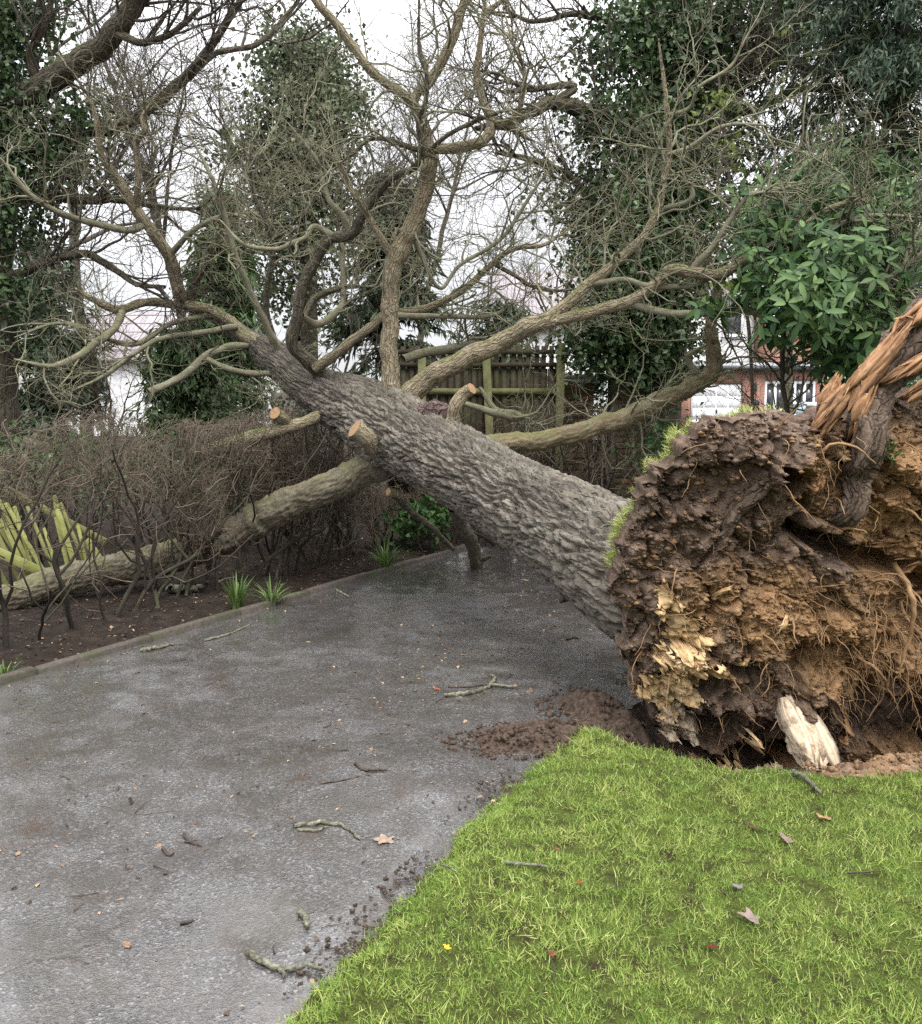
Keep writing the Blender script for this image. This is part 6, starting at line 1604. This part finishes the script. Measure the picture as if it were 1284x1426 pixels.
# turf fringe round the rim
sel = np.argwhere((bx[-1] < 1110) & (by[-1] < 800))[:, 0]
n = 3000; jj = sel[rng3.integers(0, len(sel), n)]; kk = rng3.integers(12, 20, n)
C = back[kk, jj] + rng3.normal(size=(n, 3)) * .008
outw = nrm(np.cos(ph[jj])[:, None] * RU + np.sin(ph[jj])[:, None] * RV - RN * .5 + np.array([0, 0, .25]))
cl = fbm(np.c_[np.cos(ph[jj]) * 9, np.sin(ph[jj]) * 9, kk * 0.0], 3)
k = rng3.random(n) < np.clip(.55 + 1.3 * cl, .08, 1); C, outw, cl = C[k], outw[k], cl[k]; n = len(C)
V, F, t_ = blades(rng3, C, outw, (.012 + .03 * rng3.random(n)) * (1 + .6 * cl), np.full(n, .0035), .5, np.clip(.75 + .25 * rng3.normal(size=n), 0, 1), 2)
mk('turf_fringe', V, F, M['grass'], rp, smooth=False, attrs={'tint': t_}, kind='stuff')
# small fern on the plate
c = fp(1200, 615, .05); n = 40
V, F, t_ = blades(rng3, c + rng3.normal(size=(n, 3)) * .02, nrm(RN + np.array([0, 0, .6])), .03 + .04 * rng3.random(n), np.full(n, .010), .7, rng3.random(n) * .5, 2)
mk('fern_sprig', V, F, M['strap'], rp, smooth=False, attrs={'tint': t_}, kind='stuff')

# ------------------------------------------------------------------ spilled soil
def heap(name, label, px, py, rx, ry, h, seed, n=90, rot=0.0, clayv=.1, mat='spill_soil', cat='soil heap'):
    rg = np.random.default_rng(seed); c = G(px, py)
    u = np.linspace(-1.25, 1.25, n); U, Vv = np.meshgrid(u, u)
    cr, sr = math.cos(rot), math.sin(rot)
    x = c[0] + U * rx * cr - Vv * ry * sr; y = c[1] + U * rx * sr + Vv * ry * cr
    d = np.hypot(U, Vv) + .22 * fbm(np.stack([x * 4, y * 4, x * 0 + seed], -1), 4)
    p3 = np.stack([x, y, x * 0], -1)
    f1, _, _ = worley(p3 / .05); f3, _, _ = worley(p3 / .022 + 7)
    hh = h * sstep(1.0, .25, d)
    z = road_z(x, y) + pit_depth(x, y) + hh + sstep(1.0, .7, d) * (.035 * (.6 - f1) + .016 * (.5 - f3) + .02 * fbm(p3 * 12, 3)) - .03 * sstep(.85, 1.05, d)
    I = np.arange(n * n).reshape(n, n)
    t = thing(name, label, cat)
    mk('soil', np.stack([x, y, z], -1).reshape(-1, 3), quads(I).reshape(-1, 4), M[mat], t, attrs={'clay': np.clip(clayv + .2 * fbm(p3 * 5, 3), 0, 1).ravel()})
    m = 900; a = rg.random(m) * 6.28; rr = rg.random(m) ** .6 * 1.25
    C = np.c_[c[0] + np.cos(a) * rr * rx * cr - np.sin(a) * rr * ry * sr, c[1] + np.cos(a) * rr * rx * sr + np.sin(a) * rr * ry * cr, rr * 0]
    C[:, 2] = road_z(C[:, 0], C[:, 1]) + pit_depth(C[:, 0], C[:, 1]) + h * sstep(1.0, .25, rr) + .004
    V, F = clods(rg, C, .003 + .014 * rg.random(m) ** 3)
    mk('soil_crumbs', V, F, M[mat], t, attrs={'clay': np.full(len(V), clayv + .1)}, kind='stuff')
    return t
heap('spilled_soil', 'dark crumbly soil spilled on the tarmac beside the lawn tip', 735, 1030, .34, .20, .045, 1, 140, .15)
heap('spilled_soil', 'dark soil banked up where the trunk meets the road', 868, 985, .40, .34, .11, 2, 130, .3, .05)
def pit_rubble():
    rg = np.random.default_rng(5); m = 1500
    x = PIT[0] + rg.normal(size=m) * .85; y = PIT[1] - .1 + rg.normal(size=m) * .40
    C = np.c_[x, y, ground_z(x, y) + .006]
    V, F = clods(rg, C, .005 + .035 * rg.random(m) ** 4)
    mk('pit_soil', V, F, M['root_soil'], None, attrs={'clay': np.repeat(np.clip(sstep(1.6, 2.6, x) * .9 + .15 * rg.normal(size=m), 0, 1), 12)}, kind='stuff', label='crumbled brown and orange soil in the hole under the root plate', category='soil')
pit_rubble()
heap('soil_bank', 'reddish clay bank beside the lawn under the root plate', 1262, 1075, .40, .20, .05, 6, 130, .12, .45, mat='root_soil', cat='soil bank')

# ------------------------------------------------------------------ strap-leaved plants in the bed
def strap_plant(label, px, py, n, L, seed, spread=.9):
    rg = np.random.default_rng(seed); c = G(px, py); z = float(ground_z(np.array([c[0]]), np.array([c[1]]))[0])
    t = thing('strap_leaved_plant', label, 'plant', 'strap-leaved plants in the bed')
    for k in range(n):
        a = rg.random() * 6.283; out = np.array([math.cos(a), math.sin(a), 0]); ln = L * rg.uniform(.6, 1.15); lean = rg.uniform(.1, spread)
        p0 = np.array([c[0], c[1], z - .01]) + out * rg.uniform(0, .035)
        m = 6; tt_ = np.linspace(0, 1, m); pp = p0 + out * (ln * lean * tt_ ** 1.6)[:, None] + np.array([0, 0, 1]) * (ln * (tt_ - .55 * lean * tt_ ** 2.4))[:, None]
        sd = np.cross(out, [0, 0, 1]); wv = .006 * rg.uniform(.7, 1.3) * np.array([.8, 1, 1, .85, .55, .06])
        V = np.concatenate([pp - sd * wv[:, None], pp + out * .0015, pp + sd * wv[:, None]]); F = []
        for i in range(m - 1): F += [(i, m + i, m + i + 1, i + 1), (m + i, 2 * m + i, 2 * m + i + 1, m + i + 1)]
        mk('leaf', V, np.array(F), M['strap'], t, attrs={'tint': np.full(3 * m, rg.random())})
strap_plant('upright strap-leaved green plant at the kerb, left of its wider neighbour', 330, 848, 80, .34, 1, .6)
strap_plant('splayed pale strap-leaved plant at the kerb right of the upright one', 378, 842, 60, .30, 2, 1.15)
strap_plant('shaded strap-leaved plant under the fallen trunk', 538, 794, 70, .42, 3, .9)
strap_plant('strap-leaved plant cut by the picture edge beside the kerb', 6, 942, 30, .17, 4, .9)

# ------------------------------------------------------------------ fallen twigs and leaves
def stick(label, pts, rpx, mat, zfun='road', name='fallen_twig', cat='twig', fork=None, seed=0, grp=None):
    t = thing(name, label, cat, grp)
    def path(pp):
        a = np.array([G(x, y) for x, y in pp]); a[:, 2] = (road_z(a[:, 0], a[:, 1]) if zfun == 'road' else ground_z(a[:, 0], a[:, 1]) + .02 if zfun == 'bed' else lawn_z(a[:, 0], a[:, 1], np.full(len(a), .5)) + .012)
        d = a[:, 1].mean(); r = rpx * d / F_PX; q = resample(a, 26); q[:, 2] += r * .8
        q += .9 * r * np.stack([fbm(q * 24 + 9 * k + seed, 3) for k in range(3)], 1) * np.array([1, 1, .4])
        tt_ = np.linspace(0, 1, 26); rr = r * (1 - .45 * tt_) * (1 + .22 * fbm(np.c_[tt_ * 9 + seed, tt_ * 0, tt_ * 0], 2)); rr[0] *= .7; rr[-1] *= .4
        return q, rr
    q, rr = path(pts); V, F, bk = tubes(q[None], rr[None], 9, seed=seed, cap=True)
    V[:-1] += (nrm(V[:-1] - np.repeat(q, 9, 0)) * (rr.mean() * .5 * fbm(V[:-1] * 120, 3))[:, None])
    mk('stem', V, F, M[mat], t, attrs={'bk': bk})
    for f in (fork or []):
        q, rr = path(f); V, F, bk = tubes(q[None], rr[None] * .7, 7, seed=seed + 1, cap=True); mk('side_twig', V, F, M[mat], t, attrs={'bk': bk})
stick('thick crooked lichen-covered twig on the tarmac near the lawn corner', [(342, 1324), (366, 1345), (390, 1353), (420, 1350), (452, 1352)], 5.5, 'lichen_stick', fork=[[(388, 1352), (396, 1358), (392, 1364)]], seed=1)
stick('curved dark twig with a lichen tip left of the pale lobed leaf', [(411, 1152), (450, 1147), (482, 1153), (500, 1170)], 3.6, 'lichen_stick', fork=[[(415, 1156), (440, 1158), (455, 1152)]], seed=2)
stick('stubby lichen-covered twig piece alone above the thick crooked one', [(420, 1274), (427, 1284), (433, 1296)], 6, 'lichen_stick', seed=3)
stick('short dark bent twig in the middle of the road', [(494, 1066), (512, 1076), (541, 1077)], 2.6, 'stick', seed=4)
stick('very thin dark twig beside the short bent one', [(446, 1093), (475, 1089), (502, 1083)], 1.5, 'stick', seed=5)
stick('long lichen-green twig on the road near the spilled soil', [(620, 971), (655, 968), (685, 958), (722, 961)], 3.6, 'lichen_stick', fork=[[(684, 958), (688, 948), (682, 944)]], seed=6)
stick('thin dark twig just above the long lichen-green one', [(625, 958), (650, 958), (678, 955)], 1.6, 'stick', seed=7)
stick('small forked brown twig on the open tarmac', [(256, 1158), (262, 1170), (282, 1177)], 2.0, 'stick', fork=[[(256, 1170), (262, 1171), (275, 1169)]], seed=8)
stick('small dark curled twig left of the forked brown one', [(226, 1180), (234, 1189), (242, 1187)], 2.4, 'stick', seed=9)
stick('dark flat twig fragment below the forked brown twig', [(252, 1288), (262, 1287), (272, 1282)], 2.6, 'stick', seed=10)
stick('lichen-flecked twig lying in the grass near the lawn edge', [(702, 1226), (735, 1226), (766, 1230)], 3.0, 'lichen_stick', 'lawn', seed=11)
stick('short thin twig at the very edge of the lawn', [(614, 1226), (626, 1231), (636, 1237)], 2.0, 'lichen_stick', 'lawn', seed=12)
stick('lichen-covered twig in the grass below the white torn root', [(1100, 1092), (1118, 1099), (1132, 1110), (1142, 1125)], 4.0, 'lichen_stick', 'lawn', seed=13)
stick('pale green split twig lying along the kerb', [(196, 908), (220, 904), (242, 898)], 3.0, 'lichen_stick', seed=14)
stick('slim pale twig across the kerb near the strap-leaved plants', [(285, 893), (320, 884), (350, 872)], 1.8, 'lichen_stick', seed=15)
stick('mossy short log on the soil bed behind the strap-leaved plants', [(236, 832), (258, 828), (284, 826)], 6, 'lichen_stick', 'bed', 'short_log', 'log', seed=16)
stick('thin twig in the grass at the far lawn corner', [(1180, 1236), (1205, 1233), (1225, 1230)], 1.6, 'stick', 'lawn', seed=17)
stick('dark twig under the trunk on the wet road', [(790, 893), (798, 890), (806, 892)], 2.0, 'stick', seed=18)
stick('tiny twig in the grass below the dark red leaf', [(770, 1390), (772, 1375), (768, 1362)], 1.4, 'stick', 'lawn', seed=19)
stick('slim twig on the tarmac far down by the kerb', [(468, 822), (478, 828), (486, 833)], 1.8, 'lichen_stick', seed=20)

def leaf_mat1(name, c):
    return plain_mat(name, tuple(.42 * x for x in c), tuple(.68 * x for x in c), 60, .7, .15)
def lobed(n=5, depth=.42):
    pts = []
    for k in range(n * 8):
        a = -math.pi * .86 + 2 * math.pi * .86 * k / (n * 8 - 1)
        r = (.5 + .5 * math.cos(a) * .25) * (1 - depth * .5 * (1 - math.cos(a * n / .86))) * (1 + .06 * math.sin(k * 2.7))
        pts.append((math.sin(a) * r, math.cos(a) * r))
    return pts
def oakish():
    pts = []
    for sgn in (1, -1):
        rng_ = range(0, 21) if sgn == 1 else range(20, -1, -1)
        for k in rng_:
            t = k / 20; w = .27 * math.sin(math.pi * (t * .9 + .06)) * (1 + .35 * math.cos(t * 22)); pts.append((sgn * w, t - .5))
    return pts
def leaf_thing(label, px, py, size, col, shape, where='lawn', rot=0.0, curl=.18, seed=0):
    rg = np.random.default_rng(seed); c = G(px, py); z = lawn_z(c[None, 0], c[None, 1], np.array([.5]))[0] + .015 if where == 'lawn' else (road_z(c[None, 0], c[None, 1])[0] + .004 if where == 'road' else ground_z(c[None, 0], c[None, 1])[0] + .012)
    pts = np.array(lobed() if shape == 'lobed' else oakish()) * size
    n = len(pts); cr, sr = math.cos(rot), math.sin(rot)
    x = pts[:, 0] * cr - pts[:, 1] * sr; y = pts[:, 0] * sr + pts[:, 1] * cr
    rr = np.hypot(x, y) / size
    zz = 1.5 * curl * size * rr ** 2 * (1 + .8 * np.sin(np.arange(n) * .45 + seed)) - curl * size * .8 * (x / size) + .02 * size * rg.normal(size=n)
    rings = []
    for f in (.35, .7, 1.0): rings.append(np.c_[c[0] + x * f, c[1] + y * f, z + zz * f * f])
    V = np.concatenate([[[c[0], c[1], z]]] + rings); F3 = []; F4 = []
    for k in range(n):
        k2 = (k + 1) % n; F3.append((0, 1 + k, 1 + k2))
        for g_ in range(2): F4.append((1 + g_ * n + k, 1 + (g_ + 1) * n + k, 1 + (g_ + 1) * n + k2, 1 + g_ * n + k2))
    t = thing('fallen_leaf', label, 'leaf')
    mk('blade', V, [np.array(F3), np.array(F4)], leaf_mat1('dead_leaf', col), t)
    d = nrm(np.array([math.sin(rot), -math.cos(rot), 0])); st = np.array([c[0], c[1], z + .001]) + d * size * .3
    q = st + d * np.linspace(0, size * .45, 6)[:, None] + np.array([0, 0, .004]); V, Fs, bk = tubes(q[None], np.full((1, 6), size * .012), 5); mk('stalk', V, Fs, M['stick'], t, attrs={'bk': bk})
leaf_thing('pale pinkish lobed leaf lying flat on the tarmac', 536, 1172, .085, (.37, .28, .21), 'lobed', 'road', .3, .05, 1)
leaf_thing('large pinkish-grey leaf resting on the lawn', 1048, 1307, .075, (.29, .215, .195), 'lobed', 'lawn', 1.2, .25, 2)
leaf_thing('small grey leaf above the large pinkish-grey one', 1026, 1254, .05, (.23, .2, .19), 'oak', 'lawn', 2.2, .3, 3)
leaf_thing('pinkish-brown leaf on the upper lawn', 1097, 1189, .062, (.27, .19, .16), 'lobed', 'lawn', .5, .3, 4)
leaf_thing('dark brown leaf left of the pinkish-brown leaf', 1047, 1170, .05, (.14, .06, .04), 'oak', 'lawn', 1.0, .3, 5)
leaf_thing('tan curled leaf near the lichen twig on the lawn', 1146, 1155, .055, (.42, .26, .13), 'oak', 'lawn', 1.4, .3, 6)
leaf_thing('dark red leaf left of the large pinkish-grey leaf', 991, 1338, .035, (.13, .025, .015), 'oak', 'lawn', 1.7, .3, 7)
leaf_thing('reddish-brown leaf standing low in the near grass', 770, 1354, .04, (.20, .06, .04), 'oak', 'lawn', .2, .5, 8)
leaf_thing('bright yellow leaf near the lawn edge', 623, 1341, .035, (.60, .42, .03), 'oak', 'lawn', .9, .3, 9)
leaf_thing('small red leaf above the twig in the grass', 776, 1203, .03, (.22, .06, .04), 'oak', 'lawn', .4, .4, 10)
leaf_thing('bright red leaf scrap below the twig in the grass', 806, 1250, .03, (.30, .06, .03), 'oak', 'lawn', 2.0, .4, 11)
leaf_thing('orange leaf on the road by the long lichen twig', 608, 960, .045, (.45, .15, .06), 'oak', 'road', 1.2, .3, 12)
leaf_thing('tan leaf flat on the near tarmac', 177, 1320, .04, (.32, .20, .13), 'oak', 'road', .8, .1, 13)
leaf_thing('pale leaf on the wet road under the trunk', 732, 809, .09, (.45, .33, .20), 'oak', 'road', 1.3, .1, 14)
leaf_thing('orange-brown leaf on the soil bed', 58, 893, .06, (.40, .20, .10), 'oak', 'bed', 1.1, .3, 15)
leaf_thing('small buff leaf on the tarmac at the picture edge', 25, 1190, .035, (.38, .27, .18), 'oak', 'road', .1, .1, 16)
leaf_thing('dark wet leaf clump alone on the open road', 183, 1117, .035, (.05, .035, .03), 'oak', 'road', .5, .6, 17)
